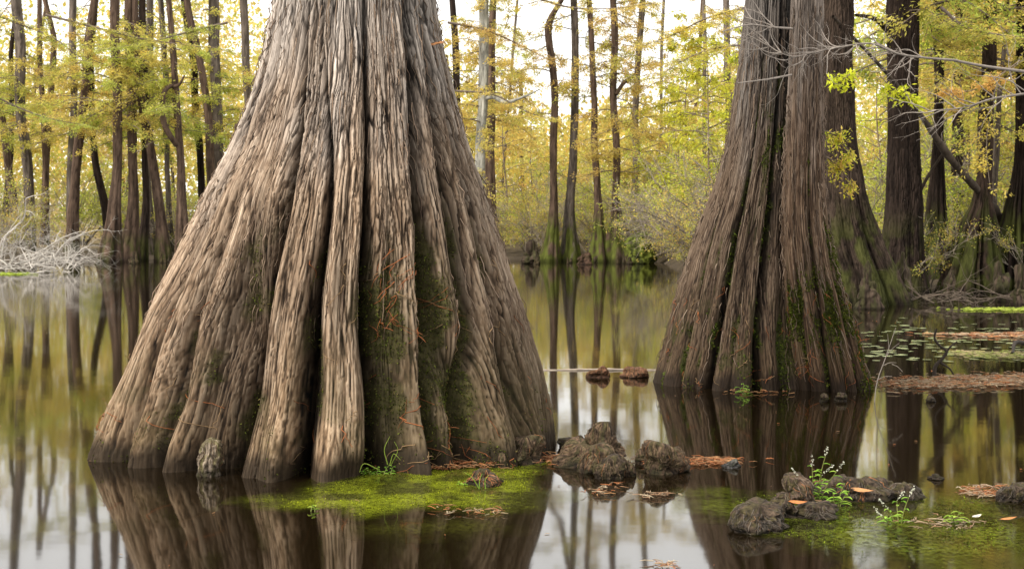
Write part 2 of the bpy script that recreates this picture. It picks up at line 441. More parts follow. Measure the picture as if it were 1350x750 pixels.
# ---- the twin-stemmed tree on the right
D2 = 13.15
twin = empty('twin_cypress', (2.25, D2, 0))
tag(twin, 'dark brown cypress of two fused fluted stems in the water, right of the giant one', 'tree')
leftA = [(0, 983), (100, 972), (200, 955), (250, 940), (300, 921), (350, 904), (400, 890), (450, 876), (500, 861), (560, 845)]
rightA = [(0, 1048), (100, 1049), (200, 1052), (300, 1060), (350, 1064), (400, 1070), (450, 1078), (500, 1090), (560, 1098)]
gtA = [(.03, .02, .02, .02, .06), (.13, .10, .10, .04, .16), (.24, .18, .17, .02, .07), (.36, .29, .26, .14, .38), (.5, .43, .39, .02, .10), (.66, .6, .53, .28, .54), (.78, .75, .70, .02, .08), (.93, .92, .86, .24, .5)]
zs2 = np.concatenate([np.linspace(-.35, -.02, 8), np.arange(-.01, 3.58, .0078), np.linspace(3.62, 13, 60)])
def mossA(th, z, f, crease, nb_, seed):
    n = fbm(th * 9, z * 4, seed + 90, 4)
    m = sstep(.3, .9, crease) * sstep(.40, .6, n) * (1 - sstep(.75, .9, f + 0 * th)) * .8
    band = np.exp(-((z - 2.15) / .38) ** 2) * sstep(.45, .6, n) * .9 * (th > 1.35)
    return np.clip(m + band + sstep(.5, .62, n) * .5 * (1 - sstep(.08, .3, f + 0 * th)), 0, 1) * (th < 1.3 * PI) * (th > -.1)
pal2 = ((.20, .145, .10), (.078, .05, .032), (.012, .008, .006), (.016, .010, .006), (.034, .036, .011))
o, VA, nA, msA = big_trunk('trunk', twin, D2, leftA, rightA, zs2, 560, 80, gtA, None, (.8, 1.0), 96, 200, pal2, .022, mossA, tint=lambda th, z, f, n: (1.12 - .8 * sstep(1.6, 2.1, th + (n - .5) * .5) * sstep(.2, .45, f))[..., None] * np.array([.97, 1.0, 1.03]))  # tint paints the cleft's shade into the bark on the right side
keep(o, twin)
mt = moss_tufts(VA, nA, msA, 9000, .028, 'moss', twin, [(.06, .08, .012), (.08, .095, .015), (.05, .05, .012)], .35); keep(mt, twin); tag(mt, kind='stuff')
leftB = [(0, 1043), (100, 1040), (200, 1035), (300, 1031), (350, 1033), (400, 1037), (450, 1042), (500, 1048), (560, 1050)]
rightB = [(0, 1085), (100, 1086), (200, 1087), (280, 1090), (350, 1103), (400, 1118), (450, 1133), (500, 1146), (560, 1158)]
gtB = [(.03, .02, .02, .03, .08), (.2, .16, .10, .02, .2), (.5, .52, .36, .02, .42), (.8, .72, .60, .02, .2), (.95, .88, .78, .05, .3), (.98, .97, .93, .04, .1)]
def mossB(th, z, f, crease, nb_, seed):
    n = fbm(th * 7, z * 5, seed + 90, 4)
    band = np.exp(-((z - .72) / .30) ** 2) * sstep(.36, .52, n) * 1.2 * (th < 2.0)
    rt = sstep(2.0, 2.5, th) * sstep(.4, .55, n) * (1 - sstep(.3, .5, f + 0 * th))
    return np.clip(band + rt + sstep(.5, .9, crease) * .5 * sstep(.4, .6, n), 0, 1) * (th < 1.3 * PI) * (th > -.1)
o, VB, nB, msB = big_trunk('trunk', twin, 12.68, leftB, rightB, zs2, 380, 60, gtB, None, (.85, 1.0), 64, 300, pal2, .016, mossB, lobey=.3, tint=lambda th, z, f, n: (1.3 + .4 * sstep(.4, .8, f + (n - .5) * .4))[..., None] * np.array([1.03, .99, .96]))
keep(o, twin)
mt = moss_tufts(VB, nB, msB, 9000, .028, 'moss', twin, [(.07, .09, .012), (.09, .10, .018), (.05, .055, .012)], .3); keep(mt, twin); tag(mt, kind='stuff')
zi2 = lambda zv: int(np.searchsorted(zs2, zv))
s_ = strands(VA, nA, (zi2(.05), zi2(.9)), (80, 480), 45, .14, 'needle_litter', twin, None, .003); keep(s_, twin)
s_ = strands(VB, nB, (zi2(.05), zi2(1.0)), (60, 330), 40, .14, 'needle_litter', twin, None, .003); keep(s_, twin)

for (V_, n_) in ((VA, nA), (VB, nB)):
    s_ = strands(V_, n_, (zi2(.2), zi2(3.4)), (40, int(V_.shape[1] * .8)), 260, .26, 'loose_bark', twin, None, .0045, .2, [(.15, .105, .075), (.09, .06, .04), (.19, .14, .10)], 0); keep(s_, twin)
# ------------------------------------------------------------------ background trunks
def bg_trunk(pts, d, seed, pal, mossy=.35, ztop=13.0, zmoss=1.0, nl=7, K=26, flare_depth=.22, mossc=(.048, .052, .014)):
    """pts: [(px, py, width px)] from the top down; returns mesh and axis function"""
    p = np.array([[*at(x, y, d), w / 2 / F * d] for x, y, w in pts])[::-1]
    z = p[:, 2]; z[0] = min(z[0], -.02)
    zs = np.concatenate([[-.3], np.arange(-.02, min(z[-1], 9.5), .085 if d > 40 else .03), np.arange(max(z[-1], .5) + .05, ztop, .45)])
    zs = np.unique(zs)
    tx = list(zip(z, p[:, 0])); tr = list(zip(z, p[:, 3]))
    slope = (p[-1, 0] - p[-2, 0]) / (z[-1] - z[-2] + 1e-6)
    over = np.clip(zs - z[-1], 0, None)
    cx = interp(tx, zs) + over * np.clip(slope, -.15, .15) + .12 * (vn(zs * .5, zs * 0, seed) - .5)
    r = np.maximum(interp(tr, zs), .03) * np.clip(1 - over * .07, .12, 1)
    cy = d + .3 * (vn(zs * .35, zs * 0 + 4, seed) - .5)
    nt = 44 if d > 40 else 300
    th = np.linspace(0, 2 * PI, nt, endpoint=False)[None]
    zz = zs[:, None]
    fl = np.clip(r / r[np.searchsorted(zs, min(3.2, zs[-1] * .5))] - 1, 0, 1.5)[:, None]
    off = np.sort(rng.uniform(0, 2 * PI, nl)); 
    off = np.linspace(0, 2 * PI, nl, endpoint=False) + rng.uniform(-.25, .25, nl)
    gs = [(off[k] + 0 * zz, np.clip(fl, 0, 1) * flare_depth * rng.uniform(.7, 1.4) + .03) for k in range(nl)]
    m = 1 - lobe_profile(th, gs)
    p1, p2, n3 = bark_height(th, zz, K, seed + 7, .5)
    hg = .55 * p1 + .3 * p2 + .15 * n3
    if d < 40: hg = 1.15 * bark_plates(th, zz, K, seed + 7, .7)[0]
    m = m * (1 + (vn(th / 2 / PI * 9, zz * 1.6, seed + 2, 9) - .5) * .12)
    rr = r[:, None] * m + (hg - .6) * min(.035, float(np.median(r)) * .16)
    V = np.stack([cx[:, None] - rr * np.cos(th), cy[:, None] - rr * np.sin(th), np.broadcast_to(zz, rr.shape)], -1)
    ridge, fis = np.array(pal[0]), np.array(pal[1])
    col = fis + (ridge - fis) * np.clip(hg * 1.2, 0, 1)[..., None]
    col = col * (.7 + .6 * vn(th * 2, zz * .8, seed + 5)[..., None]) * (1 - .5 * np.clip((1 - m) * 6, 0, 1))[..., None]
    n = fbm(th * 2.5, zz * 2.2, seed + 8, 3)
    mo = (sstep(.45, .66, n + .1) * (1 - sstep(zmoss * .6, zmoss * 1.35, zz + .6 * (n - .5))) * mossy * 2)[..., None]
    mo = np.clip(mo, 0, 1)
    col = col * (1 - mo) + np.array(mossc) * (.4 + n[..., None]) * mo
    dk = (1 - sstep(.02, .22, zz + 0 * th))[..., None]
    col = col * (1 - .6 * dk)
    me = make_mesh('trunk', V.reshape(-1, 3), ring_faces(len(zs), nt), col.reshape(-1, 3))
    ax = lambda q: np.array([np.interp(q, zs, cx), np.interp(q, zs, cy), q])
    return me, ax, lambda q: np.interp(q, zs, r)

BR = ((.105, .07, .05), (.02, .013, .01))     # red-brown
GY = ((.13, .105, .085), (.026, .02, .016))       # grey
DK = ((.032, .022, .017), (.007, .005, .004))        # dark wet
LC = ((.34, .33, .29), (.08, .07, .055))         # pale lichen

# foliage palettes (leaf reflectance)
YEL = [(.47, .40, .10), (.52, .41, .10), (.42, .38, .10), (.53, .38, .10)]
GRN = [(.32, .36, .07), (.38, .40, .08), (.28, .33, .06), (.43, .41, .09)]
ORG = [(.51, .33, .09), (.50, .36, .10), (.46, .29, .08), (.50, .39, .12)]
MIX = YEL + GRN

def spray_crown(seed, z0, z1, n_limb, reach, pal, leaf=(.075, .026), per=15, base_r=.03, up=.15):
    """feathery bald-cypress limbs: flat drooping sprays along thin limbs, built round a vertical axis at the origin"""
    r = np.random.default_rng(seed)
    wood = MB(); lf = MB()
    for i in range(n_limb):
        z = z0 + (z1 - z0) * (i + r.random()) / n_limb
        az = r.uniform(0, 2 * PI); Ln = reach * r.uniform(.5, 1.1) * (1 - .45 * (z - z0) / (z1 - z0 + .01))
        n = 9; t = np.linspace(0, 1, n)
        bend = r.normal() * .5; upk = up + r.normal() * .22
        pts = np.stack([np.cos(az + bend * t) * Ln * t, np.sin(az + bend * t) * Ln * t, z + upk * Ln * t - .34 * Ln * t * t * r.uniform(.5, 1.6) + .05 * np.cumsum(r.normal(size=n)) * .4], 1)
        wood.tube(pts, np.linspace(1, .25, n) * base_r * r.uniform(.5, 1), np.array([.16, .125, .095]) * r.uniform(.6, 1.2), 4)
        pc = np.array(pal)[r.integers(0, len(pal))]
        ntw = int(Ln * 7)
        for k in range(ntw):
            tt = r.uniform(.18, 1.0)
            if r.random() < .25: continue
            p = np.array([np.interp(tt, t, pts[:, c]) for c in range(3)])
            a2 = az + bend * tt + r.choice([-1, 1]) * r.uniform(.5, 1.3)
            l2 = r.uniform(.25, .75) * (1.1 - .5 * tt) * min(1.2, Ln * .5)
            q = p + np.array([math.cos(a2) * l2, math.sin(a2) * l2, -l2 * r.uniform(-.25, .9)])
            wood.tube([p, (p + q) / 2 + [0, 0, .03], q], [base_r * .28, base_r * .22, base_r * .12], (.18, .14, .10), 3)
            m = int(per * r.uniform(.6, 1.4))
            s = r.uniform(0, 1, m)[:, None]
            c = p + (q - p) * s + r.normal(size=(m, 3)) * [.07, .07, .07]
            sd = np.array([-math.sin(a2), math.cos(a2), 0]) * r.choice([-1, 1], m)[:, None]
            d = sd + (q - p) / l2 * .8 + r.normal(size=(m, 3)) * .55 + np.array([0, 0, -.35])
            nr = np.array([0, -.2, .8]) + r.normal(size=(m, 3)) * .8
            col = (.5 * pc + .5 * np.array(pal)[r.integers(0, len(pal), m)]) * r.uniform(.65, 1.3, (m, 1))
            lf.leaves(c, d, nr, leaf[0] * r.uniform(.6, 1.5, m), leaf[1] * r.uniform(.7, 1.4, m), col)
    return wood.mesh('limbs'), lf.mesh('foliage')

CROWNS = {}
def crown_set(key, pal, n, **kw):
    CROWNS[key] = [spray_crown(1000 + hash_s(key) + k, pal=pal, **kw) for k in range(n)]
def hash_s(s): return sum(ord(c) * (i + 3) for i, c in enumerate(s))
crown_set('yel', YEL, 3, z0=4.7, z1=8.4, n_limb=19, reach=2.7, per=46, leaf=(.085, .034))
crown_set('grn', GRN + YEL[:2], 3, z0=4.6, z1=8.4, n_limb=20, reach=2.7, per=46, leaf=(.085, .034))
crown_set('org', ORG[1:2] + ORG[3:] + YEL + GRN[:1], 3, z0=3.2, z1=11, n_limb=34, reach=2.7, per=46, leaf=(.085, .034))
crown_set('thin', YEL + GRN[:2] + ORG[1:2], 2, z0=5.0, z1=12, n_limb=16, reach=2.1, per=34, leaf=(.085, .034))

tree_no = 0
def bg_tree(pts, d, pal, crown, label, mossy=.35, zmoss=1.0, group=None, ztop=13.0, nl=7, limbs=None, fd=.22, sc_=1.0, name='cypress_tree', K=26, mossc=(.048, .052, .014)):
    global tree_no; tree_no += 1
    me, ax, rad = bg_trunk(pts, d, 400 + tree_no * 13, pal, mossy, ztop, zmoss, nl, K=K, flare_depth=fd, mossc=mossc)
    b = ax(0.0)
    root = empty(name, b); tag(root, label, 'tree', group)
    t = link('trunk', me, M_bgbark, root); t.location = -b
    if crown:
        v = CROWNS[crown][tree_no % len(CROWNS[crown])]
        c = link('crown', v[0], M_wood, root); f = link('foliage', v[1], M_leaf, c)
        q = ax(7.0) - b; c.location = (q[0], q[1], 0); c.rotation_euler = (0, 0, random.uniform(0, 6.28)); c.scale = (sc_, sc_, random.uniform(.92, 1.08))
    if limbs:
        for (lp, dl) in limbs:
            P = np.array([at(x, y, dd) for x, y, w, dd in dl]); R = [w / 2 / F * dd for x, y, w, dd in dl]
            mb = MB(); mb.tube(smooth(P), np.interp(np.linspace(0, 1, 24), np.linspace(0, 1, len(R)), R), np.array(pal[0]) * .8, 8)
            k = mb.build('limb', M_bgbark, root); k.location = -b
    return root, ax

def smooth(P, n=24):
    P = np.asarray(P, float); t = np.concatenate([[0], np.cumsum(np.linalg.norm(np.diff(P, axis=0), axis=1))])
    q = np.linspace(0, t[-1], n)
    return np.stack([interp(list(zip(t, P[:, c])), q) for c in range(3)], 1)

GL = 'trees standing along the far left shore'
T = [
 ([(22, 0, 13), (30, 150, 13), (36, 270, 14), (38, 345, 20)], 54, GY, 'grn', 'fairly thick straight grey trunk rising behind the left edge of the white brush pile'),
 ([(52, 0, 6), (57, 120, 7), (60, 265, 8), (60, 340, 12)], 60, BR, 'yel', 'very slender trunk close beside a forked one, above the middle of the white brush pile'),
 ([(58, 0, 6), (68, 30, 7), (68, 100, 8), (62, 200, 8), (56, 340, 13)], 61, BR, 'thin', 'slender trunk with a kinked top crossing the thinner one above the brush pile'),
 ([(96, 0, 9), (97, 100, 9), (95, 230, 10), (96, 335, 17)], 52.8, GY, 'grn', 'upright half of the two trunks that meet at one foot right of the brush pile'),
 ([(124, 0, 10), (118, 60, 11), (106, 180, 12), (97, 260, 13), (91, 344, 24)], 51.5, BR, 'yel', 'dark trunk leaning out to the right, sharing its foot with an upright one'),
 ([(122, 60, 7), (120, 150, 8), (128, 230, 10), (140, 300, 13), (146, 340, 17)], 56, DK, 'thin', 'dark trunk curving to the right toward its foot, just left of the widest-flared base'),
 ([(152, 0, 12), (153, 150, 12), (153, 250, 14), (150, 300, 23), (146, 346, 40)], 50, BR, 'grn', 'straight red-brown trunk with the widest ribbed flare in the left row, at the open water'),
 ([(172, 0, 12), (174, 150, 12), (175, 260, 14), (173, 310, 21), (172, 345, 29)], 51.5, BR, 'grn', 'straight trunk with green-stained skirt, next right from the widest-flared one'),
 ([(190, 0, 9), (191, 150, 9), (190, 280, 10), (188, 344, 18)], 52.5, DK, 'thin', 'nearly black straight narrow trunk between two brown flared ones'),
 ([(181, 40, 8), (189, 130, 10), (203, 230, 12), (212, 300, 16), (216, 345, 27)], 51, BR, 'yel', 'brown trunk slanting down to the right across its upright neighbours'),
 ([(198, 0, 9), (199, 120, 10), (196, 250, 10), (200, 340, 16)], 55, GY, 'grn', 'grey upright trunk half hidden behind the slanting brown one'),
 ([(214, 0, 7), (220, 120, 8), (222, 280, 8), (224, 340, 14)], 56, GY, 'thin', 'thin grey pole of a trunk behind the one with the curled dead limb'),
 ([(222, 0, 7), (227, 60, 8), (233, 140, 9), (240, 250, 12), (241, 343, 25)], 50.5, BR, 'grn', 'trunk with a dark curled dead limb, nearest to the flank of the giant cypress'),
 ([(243, 0, 8), (256, 90, 9), (262, 180, 9), (266, 280, 10), (268, 338, 14)], 57, DK, 'yel', 'dark slim trunk bowing to the right above the sloping left flank of the giant cypress'),
 ([(252, 30, 9), (272, 140, 10), (276, 215, 11), (278, 338, 16)], 55, BR, 'thin', 'brown trunk standing hard against the left of a thick grey one'),
 ([(281, 0, 14), (284, 80, 14), (287, 200, 14), (290, 338, 20)], 56, GY, 'grn', 'thickest grey trunk of the left row, upright above the giant cypress flank'),
 ([(321, 0, 10), (325, 90, 10), (326, 150, 10), (326, 338, 16)], 60, GY, 'yel', 'lone pale grey trunk seen just left of the giant cypress stem'),
 ([(17, 90, 6), (14, 200, 7), (8, 290, 9), (6, 340, 12)], 58, DK, 'thin', 'slim dark trunk tilting left behind the white brush pile'),
 ([(-16, 60, 8), (2, 160, 9), (12, 230, 10), (18, 280, 12), (22, 340, 15)], 56, BR, 'grn', 'trunk leaning in from the left picture edge toward the brush pile'),
 # behind the giant tree's right shoulder
 ([(597, 0, 8), (602, 70, 9), (604, 160, 9), (606, 340, 12)], 62, DK, 'yel', 'thin dark trunk directly beside the right shoulder of the giant cypress'),
 ([(637, 0, 13), (636, 90, 13), (634, 200, 13), (632, 342, 22)], 50, LC, 'org', 'pale lichen-spotted trunk with a mossy side branch right of the giant cypress'),
 ([(649, 0, 9), (646, 60, 10), (646, 150, 11), (648, 338, 18)], 56, BR, 'yel', 'brown trunk pressed close behind the pale lichen-spotted one'),
 # the open middle
 ([(742, 0, 7), (727, 26, 9), (728, 80, 9), (730, 180, 10), (729, 285, 13), (728, 315, 20), (726, 348, 34)], 51, BR, 'thin', 'reddish trunk with a crooked bent top, first of the row across the middle water'),
 ([(756, 0, 9), (757, 100, 10), (755, 220, 11), (752, 285, 15), (751, 315, 22), (750, 346, 36)], 51.5, GY, 'thin', 'straight grey-brown trunk, second of the row across the middle water'),
 ([(776, 0, 7), (781, 100, 8), (786, 190, 9), (790, 280, 13), (790, 310, 21), (790, 348, 38)], 50.5, BR, 'thin', 'trunk slanting down to the right, third of the row across the middle water'),
 ([(808, 0, 9), (810, 120, 9), (811, 220, 10), (812, 278, 14), (815, 305, 30), (819, 348, 58)], 50.5, BR, 'org', 'trunk with broad moss-covered skirt, fourth of the row across the middle water'),
 ([(848, 0, 8), (842, 90, 8), (838, 200, 9), (838, 290, 11), (838, 340, 15)], 56, GY, 'org', 'grey trunk behind a round mossy stump, last of the row across the middle water'),
]
for i, (pts, d, pal, cr, lab) in enumerate(T):
    mz = 1.5 if 22 <= i <= 26 else (.9 if i < 19 else 1.0)
    lb = None
    if i == 12: lb = [(0, [(229, 112, 5, 50.2), (219, 118, 7, 50), (214, 142, 8, 49.9), (217, 165, 8, 49.9), (226, 182, 8, 50), (233, 192, 7, 50.2)]), (0, [(228, 115, 5, 50.2), (236, 112, 4, 50), (243, 100, 2, 49.8)])]
    if i == 20: lb = [(0, [(636, 132, 5, 50), (650, 128, 6, 49.8), (664, 135, 5, 49.5), (690, 128, 3, 49.2), (712, 118, 1.5, 49)])]
    if i == 25: lb = [(0, [(812, 125, 6, 50.5), (822, 110, 5, 50.6), (838, 98, 5, 50.8), (843, 70, 4, 51)])]
    bg_tree(pts, d, pal, cr, lab, mossy=.7 if 22 <= i <= 26 else .4, zmoss=mz, nl=6 + i % 3, limbs=lb, fd=.34, mossc=(.075, .085, .018) if i >= 22 else (.048, .052, .014))

# right bank trees
bg_tree([(1105, 0, 42), (1104, 100, 44), (1106, 200, 46), (1112, 260, 62), (1126, 330, 82), (1138, 372, 96), (1144, 402, 108)], 25.4, ((.05, .035, .026), (.008, .006, .004)), 'thin',
        'large dark trunk with mossy flared foot close behind the right side of the twin-stemmed cypress', mossy=.42, zmoss=1.6, nl=6, fd=.3, K=80)
bg_tree([(1188, 0, 42), (1187, 50, 41), (1186, 120, 38), (1186, 200, 41), (1188, 270, 48), (1192, 330, 58), (1197, 388, 74)], 28.6, DK, 'grn',
        'nearly black thick trunk with a stubby limb high on its left', mossy=.3, zmoss=1.4, nl=7, fd=.25, K=64,
        limbs=[(0, [(1180, 52, 10, 28.5), (1166, 36, 8, 28.4), (1152, 25, 6, 28.2), (1128, 20, 4, 28)])])
bg_tree([(1308, -4, 15), (1304, 60, 17), (1298, 180, 20), (1294, 250, 22), (1292, 270, 28), (1290, 290, 44), (1287, 335, 66), (1285, 388, 96)], 29, ((.06, .04, .03), (.011, .008, .006)), 'org',
        'brown trunk on a broad moss-covered root skirt at the right bank', mossy=.65, zmoss=1.75, nl=15, fd=.42, K=56)
bg_tree([(1352, -4, 16), (1350, 120, 18), (1346, 230, 24), (1344, 285, 46), (1342, 330, 66), (1340, 390, 92)], 29.6, DK, 'grn',
        'dark trunk on a shaggy mossy skirt at the right picture edge', mossy=.6, zmoss=1.7, nl=14, fd=.42, K=56)
bg_tree([(1240, 40, 13), (1238, 200, 15), (1236, 290, 30), (1235, 385, 56)], 31.5, DK, 'yel',
        'dark trunk with narrow mossy foot between the nearly black tree and the broad root skirt', mossy=.7, zmoss=1.6, nl=9, fd=.3, K=48)
bg_tree([(1264, 60, 13), (1262, 170, 14), (1258, 230, 15), (1256, 345, 20)], 36, DK, 'yel', 'dark trunk behind the slanting dead trunk at the right bank')
bg_tree([(1279, 60, 9), (1276, 170, 10), (1274, 230, 11), (1274, 345, 15)], 38, BR, 'yel', 'thin brown trunk just right of the dark one behind the slanting dead trunk')
bg_tree([(1246, 100, 8), (1246, 170, 9), (1247, 345, 12)], 40, GY, 'grn', 'thin grey trunk just left of the dark one behind the slanting dead trunk')
bg_tree([(1330, 0, 5), (1322, 120, 6), (1318, 200, 8), (1312, 260, 10), (1308, 350, 16)], 32, GY, 'grn', 'slender grey trunk leaning right near the right picture edge', ztop=10)
bg_tree([(1222, 0, 8), (1226, 150, 9), (1228, 345, 14)], 46, GY, 'grn', 'faint distant trunk in the gap right of the nearly black one')
bg_tree([(958, 0, 8), (960, 150, 9), (955, 345, 14)], 60, GY, 'org', 'faint distant trunk just left of the twin-stemmed cypress')

# ------------------------------------------------------------------ leaning dead trunk on the right, stumps
mb = MB()
LP = [(1098, 22, 5, 25.0), (1120, 45, 6, 25.4), (1150, 76, 7, 26), (1205, 140, 9, 27), (1255, 212, 12, 28), (1290, 252, 14, 29.0), (1312, 279, 16, 29.8), (1335, 310, 18, 30.4)]
P = np.array([at(x, y, d) for x, y, w, d in LP])
mb.tube(smooth(P, 40), np.interp(np.linspace(0, 1, 40), np.linspace(0, 1, len(LP)), [w * .38 / F * d for x, y, w, d in LP]) * (1 + .12 * rng.normal(size=40)), (.075, .058, .045), 10)
o = mb.build('leaning_dead_trunk', M_bgbark); tag(o, 'long bare grey dead trunk slanting up to the left past the nearly black tree', 'dead trunk')
mb = MB()
mb.tube(smooth([at(1198, 300, 29.2), at(1212, 255, 29.2), at(1228, 225, 29.2), at(1243, 203, 29)], 16), np.linspace(.05, .025, 16), (.06, .045, .035), 8)
o = mb.build('fallen_branch', M_bgbark); tag(o, 'short curved branch propped against the underside of the slanting dead trunk', 'branch')

def lump(w, h, dep, seed, pal, n=(90, 56), taper=.55, lob=6, lobd=.12, rough=.2, power=2.4, lean=(0, 0), hairy=.02, sink=.12, grey=0, lumpy=1.0):
    """rounded knobbly knee / stump standing on z=0"""
    nt, nz = n
    th = np.linspace(0, 2 * PI, nt, endpoint=False)[None]; t = np.linspace(0, 1, nz)[:, None]
    prof = (1 - t ** power) ** (1 / power)
    prof = prof * (1 - (1 - taper) * t) / (1 - (1 - taper) * 0)
    rr = prof * (1 - lobd * (.5 + .5 * np.cos(lob * th + 2.5 * vn(th / 2 / PI * 4, t * 2, seed, 4))) * (1 - t * .5))
    rr = rr * (1 + rough * 2 * (vn(th / 2 / PI * 6, t * 3.2, seed + 1, 6) - .5) + rough * .9 * (vn(th / 2 / PI * 13, t * 7, seed + 2, 13) - .5))
    f = np.abs(2 * vn(th / 2 / PI * 36, t * 5 + .8 * vn(th / 2 / PI * 8, t * 6, seed + 3, 8), seed + 4, 36) - 1)
    rr = rr * (1 + hairy * (np.clip(f * 2.5, 0, 1) - .5) * 2)
    Z = t * h + 0 * th
    X = -rr * np.cos(th) * w / 2 + lean[0] * t * h; Y = -rr * np.sin(th) * dep / 2 + lean[1] * t * h
    Z = Z - sink * h * (1 - t)
    V = np.stack([X, Y, Z], -1)
    r_ = np.random.default_rng(seed * 7 + 1); ctr = np.array([lean[0] * h * .4, lean[1] * h * .4, h * .35])
    for k in range(90):
        c = V[r_.integers(int(nz * .1), nz - 1), r_.integers(0, nt)]; rad_ = (r_.uniform(.16, .32) if k < 14 else r_.uniform(.045, .11)) * min(w, 2 * h)
        g = np.exp(-((V - c) ** 2).sum(-1) / rad_ ** 2)[..., None] * rad_ * r_.choice([.7, .5, -.75, -.5])
        out = V - ctr; out /= np.linalg.norm(out, axis=-1, keepdims=True) + 1e-9
        V = V + out * g * lumpy
    V[..., 0] *= w / np.ptp(V[..., 0]); V[..., 2] = np.where(V[..., 2] > 0, V[..., 2] * h / V[..., 2].max(), V[..., 2])
    fr = fbm(th / 2 / PI * 24 + 0 * t, t * 14, seed + 31, 3)[..., None] - .5
    out = V - ctr; out /= np.linalg.norm(out, axis=-1, keepdims=True) + 1e-9
    V = V + out * fr * .15 * min(w, h) * sstep(0, .1, 1 - t)[..., None]
    Z = V[..., 2]
    a, b, c = [np.array(q) for q in pal]
    nn = fbm(th * 3, t * 5, seed + 8, 3)[..., None]
    col = b + (a - b) * np.clip(f * 1.8, 0, 1)[..., None]
    col = col * (.6 + .8 * nn)
    mo = (sstep(.46, .6, nn[..., 0]) * .8)[..., None]
    col = col * (1 - mo) + c * mo
    wt = (1 - sstep(.02, .05, Z))[..., None]
    col = col * (1 - .6 * wt)
    return make_mesh('lump', V.reshape(-1, 3), ring_faces(nz, nt), col.reshape(-1, 3))

KB = ((.135, .088, .054), (.018, .012, .008), (.05, .045, .018))   # brown, rooty
KG = ((.088, .062, .042), (.013, .009, .006), (.05, .042, .016))     # dark grey wet
MS = ((.075, .075, .025), (.02, .017, .009), (.06, .068, .016))      # mossy
KNEES = []
def knee(px, py, wpx, hpx, seed, pal, label, cat='cypress knee', name='cypress_knee', mat=None, dep=.85, rot=0, **kw):
    p = wl(px, py + 0); d = p[1]
    w = wpx / F * d * 1.06; h = hpx / F * d * .9
    me = lump(w, h, w * dep, seed, pal, **kw)
    o = link(name, me, mat or M_knee); p = p.copy(); p[1] += w * dep * .45; p[0] *= p[1] / d
    o.location = p; o.rotation_euler = (0, 0, rot); KNEES.append(o)
    return tag(o, label, cat)

def rooty(o, n, hh, ww, cols, seedr, name='root_fibre'):
    """hanging root fibres draped over a knee, as a part of it"""
    r = np.random.default_rng(seedr); me = o.data
    v = np.empty(len(me.vertices) * 3, np.float32); me.vertices.foreach_get('co', v); v = v.reshape(-1, 3)
    nt = 90; nz = len(v) // nt; G = v.reshape(nz, nt, 3)
    mb = MB()
    for k in range(int(n * 1.5)):
        j = r.integers(0, nt); i0 = int(nz * r.uniform(.55, .98)); i1 = int(i0 * r.uniform(.2, .7))
        rows = np.linspace(i0, i1, 7).astype(int); js = (j + np.cumsum(r.normal(size=7) * .8)).astype(int) % nt
        P = G[rows, js].astype(float); c = G.mean(axis=(0, 1)); out = P - [c[0], c[1], 0]; out[:, 2] = 0
        P = P + out / (np.linalg.norm(out, axis=1, keepdims=True) + 1e-6) * .004 + [0, 0, .002]
        mb.tube(P, np.linspace(1, .5, 7) * r.uniform(.0012, .0028), (np.array(cols[0 if r.random() < .7 else r.integers(0, len(cols))]) if o['category'] != 'root tuft' else np.array(cols[r.integers(0, len(cols))])) * r.uniform(.4, 1.2), 4)
    return tag(mb.build(name, M_knee, o), kind='stuff')

RC = [(.13, .09, .055), (.08, .06, .035), (.22, .10, .045), (.07, .06, .02)]
k = knee(278, 628, 34, 54, 11, ((.24, .19, .14), (.04, .03, .02), (.09, .08, .03)), 'upright blunt brown knee standing alone in the water before the giant trunk', taper=.85, power=5, lob=5); rooty(k, 30, 0, 0, RC, 1)
k = knee(690, 614, 50, 42, 12, KB, 'brown rounded knee with drooping root fibres at the right foot of the giant trunk', taper=.75, power=3); rooty(k, 70, 0, 0, RC, 2)
k = knee(662, 618, 12, 24, 13, KB, 'thumb-sized pale knee squeezed between the giant trunk and a rounded knee', taper=.6)
k = knee(637, 642, 58, 24, 14, KG, 'low dark grey knee like a wet stone in the bright green moss mat', taper=.6, power=2, hairy=.05); rooty(k, 30, 0, 0, [(.35, .14, .06), (.15, .12, .08)], 3)
k = knee(796, 612, 56, 60, 15, KB, 'tallest hump-shaped brown knee at the back of the clump right of the giant trunk', taper=.7, power=2.3, lob=5); rooty(k, 50, 0, 0, RC, 4)
k = knee(765, 616, 64, 38, 16, KB, 'broad brown knee at the left front of the clump right of the giant trunk', taper=.7, power=2.5); rooty(k, 60, 0, 0, RC, 5)
k = knee(786, 624, 56, 42, 17, KB, 'furrowed brown knee in the middle of the clump, below the tallest one', taper=.75, power=2.6); rooty(k, 60, 0, 0, RC, 6)
k = knee(803, 632, 42, 34, 18, KG, 'dark rounded knee lowest at the front of the clump right of the giant trunk', taper=.8, power=3); rooty(k, 60, 0, 0, RC, 7)
k = knee(828, 628, 22, 24, 19, KB, 'small dark knee at the right end of the clump beside the giant trunk', taper=.7)
k = knee(745, 591, 24, 15, 20, KG, 'small flat-topped dark knee at the back left of the clump', taper=1.1, power=4)
k = knee(765, 589, 18, 16, 21, KG, 'small dark knee behind the clump, next to the flat-topped one', taper=.8)
k = knee(873, 626, 62, 48, 22, KB, 'big shaggy square-shouldered knee standing alone right of the clump', taper=.9, power=4, lob=4); rooty(k, 120, 0, 0, RC, 8)
k = knee(849, 612, 24, 24, 23, KB, 'small brown knee tucked behind the left shoulder of the big shaggy one', taper=.7)
k = knee(963, 617, 26, 12, 24, ((.16, .15, .14), (.03, .027, .025), (.06, .06, .04)), 'small pale grey knee at the tip of an orange needle raft', taper=.7)
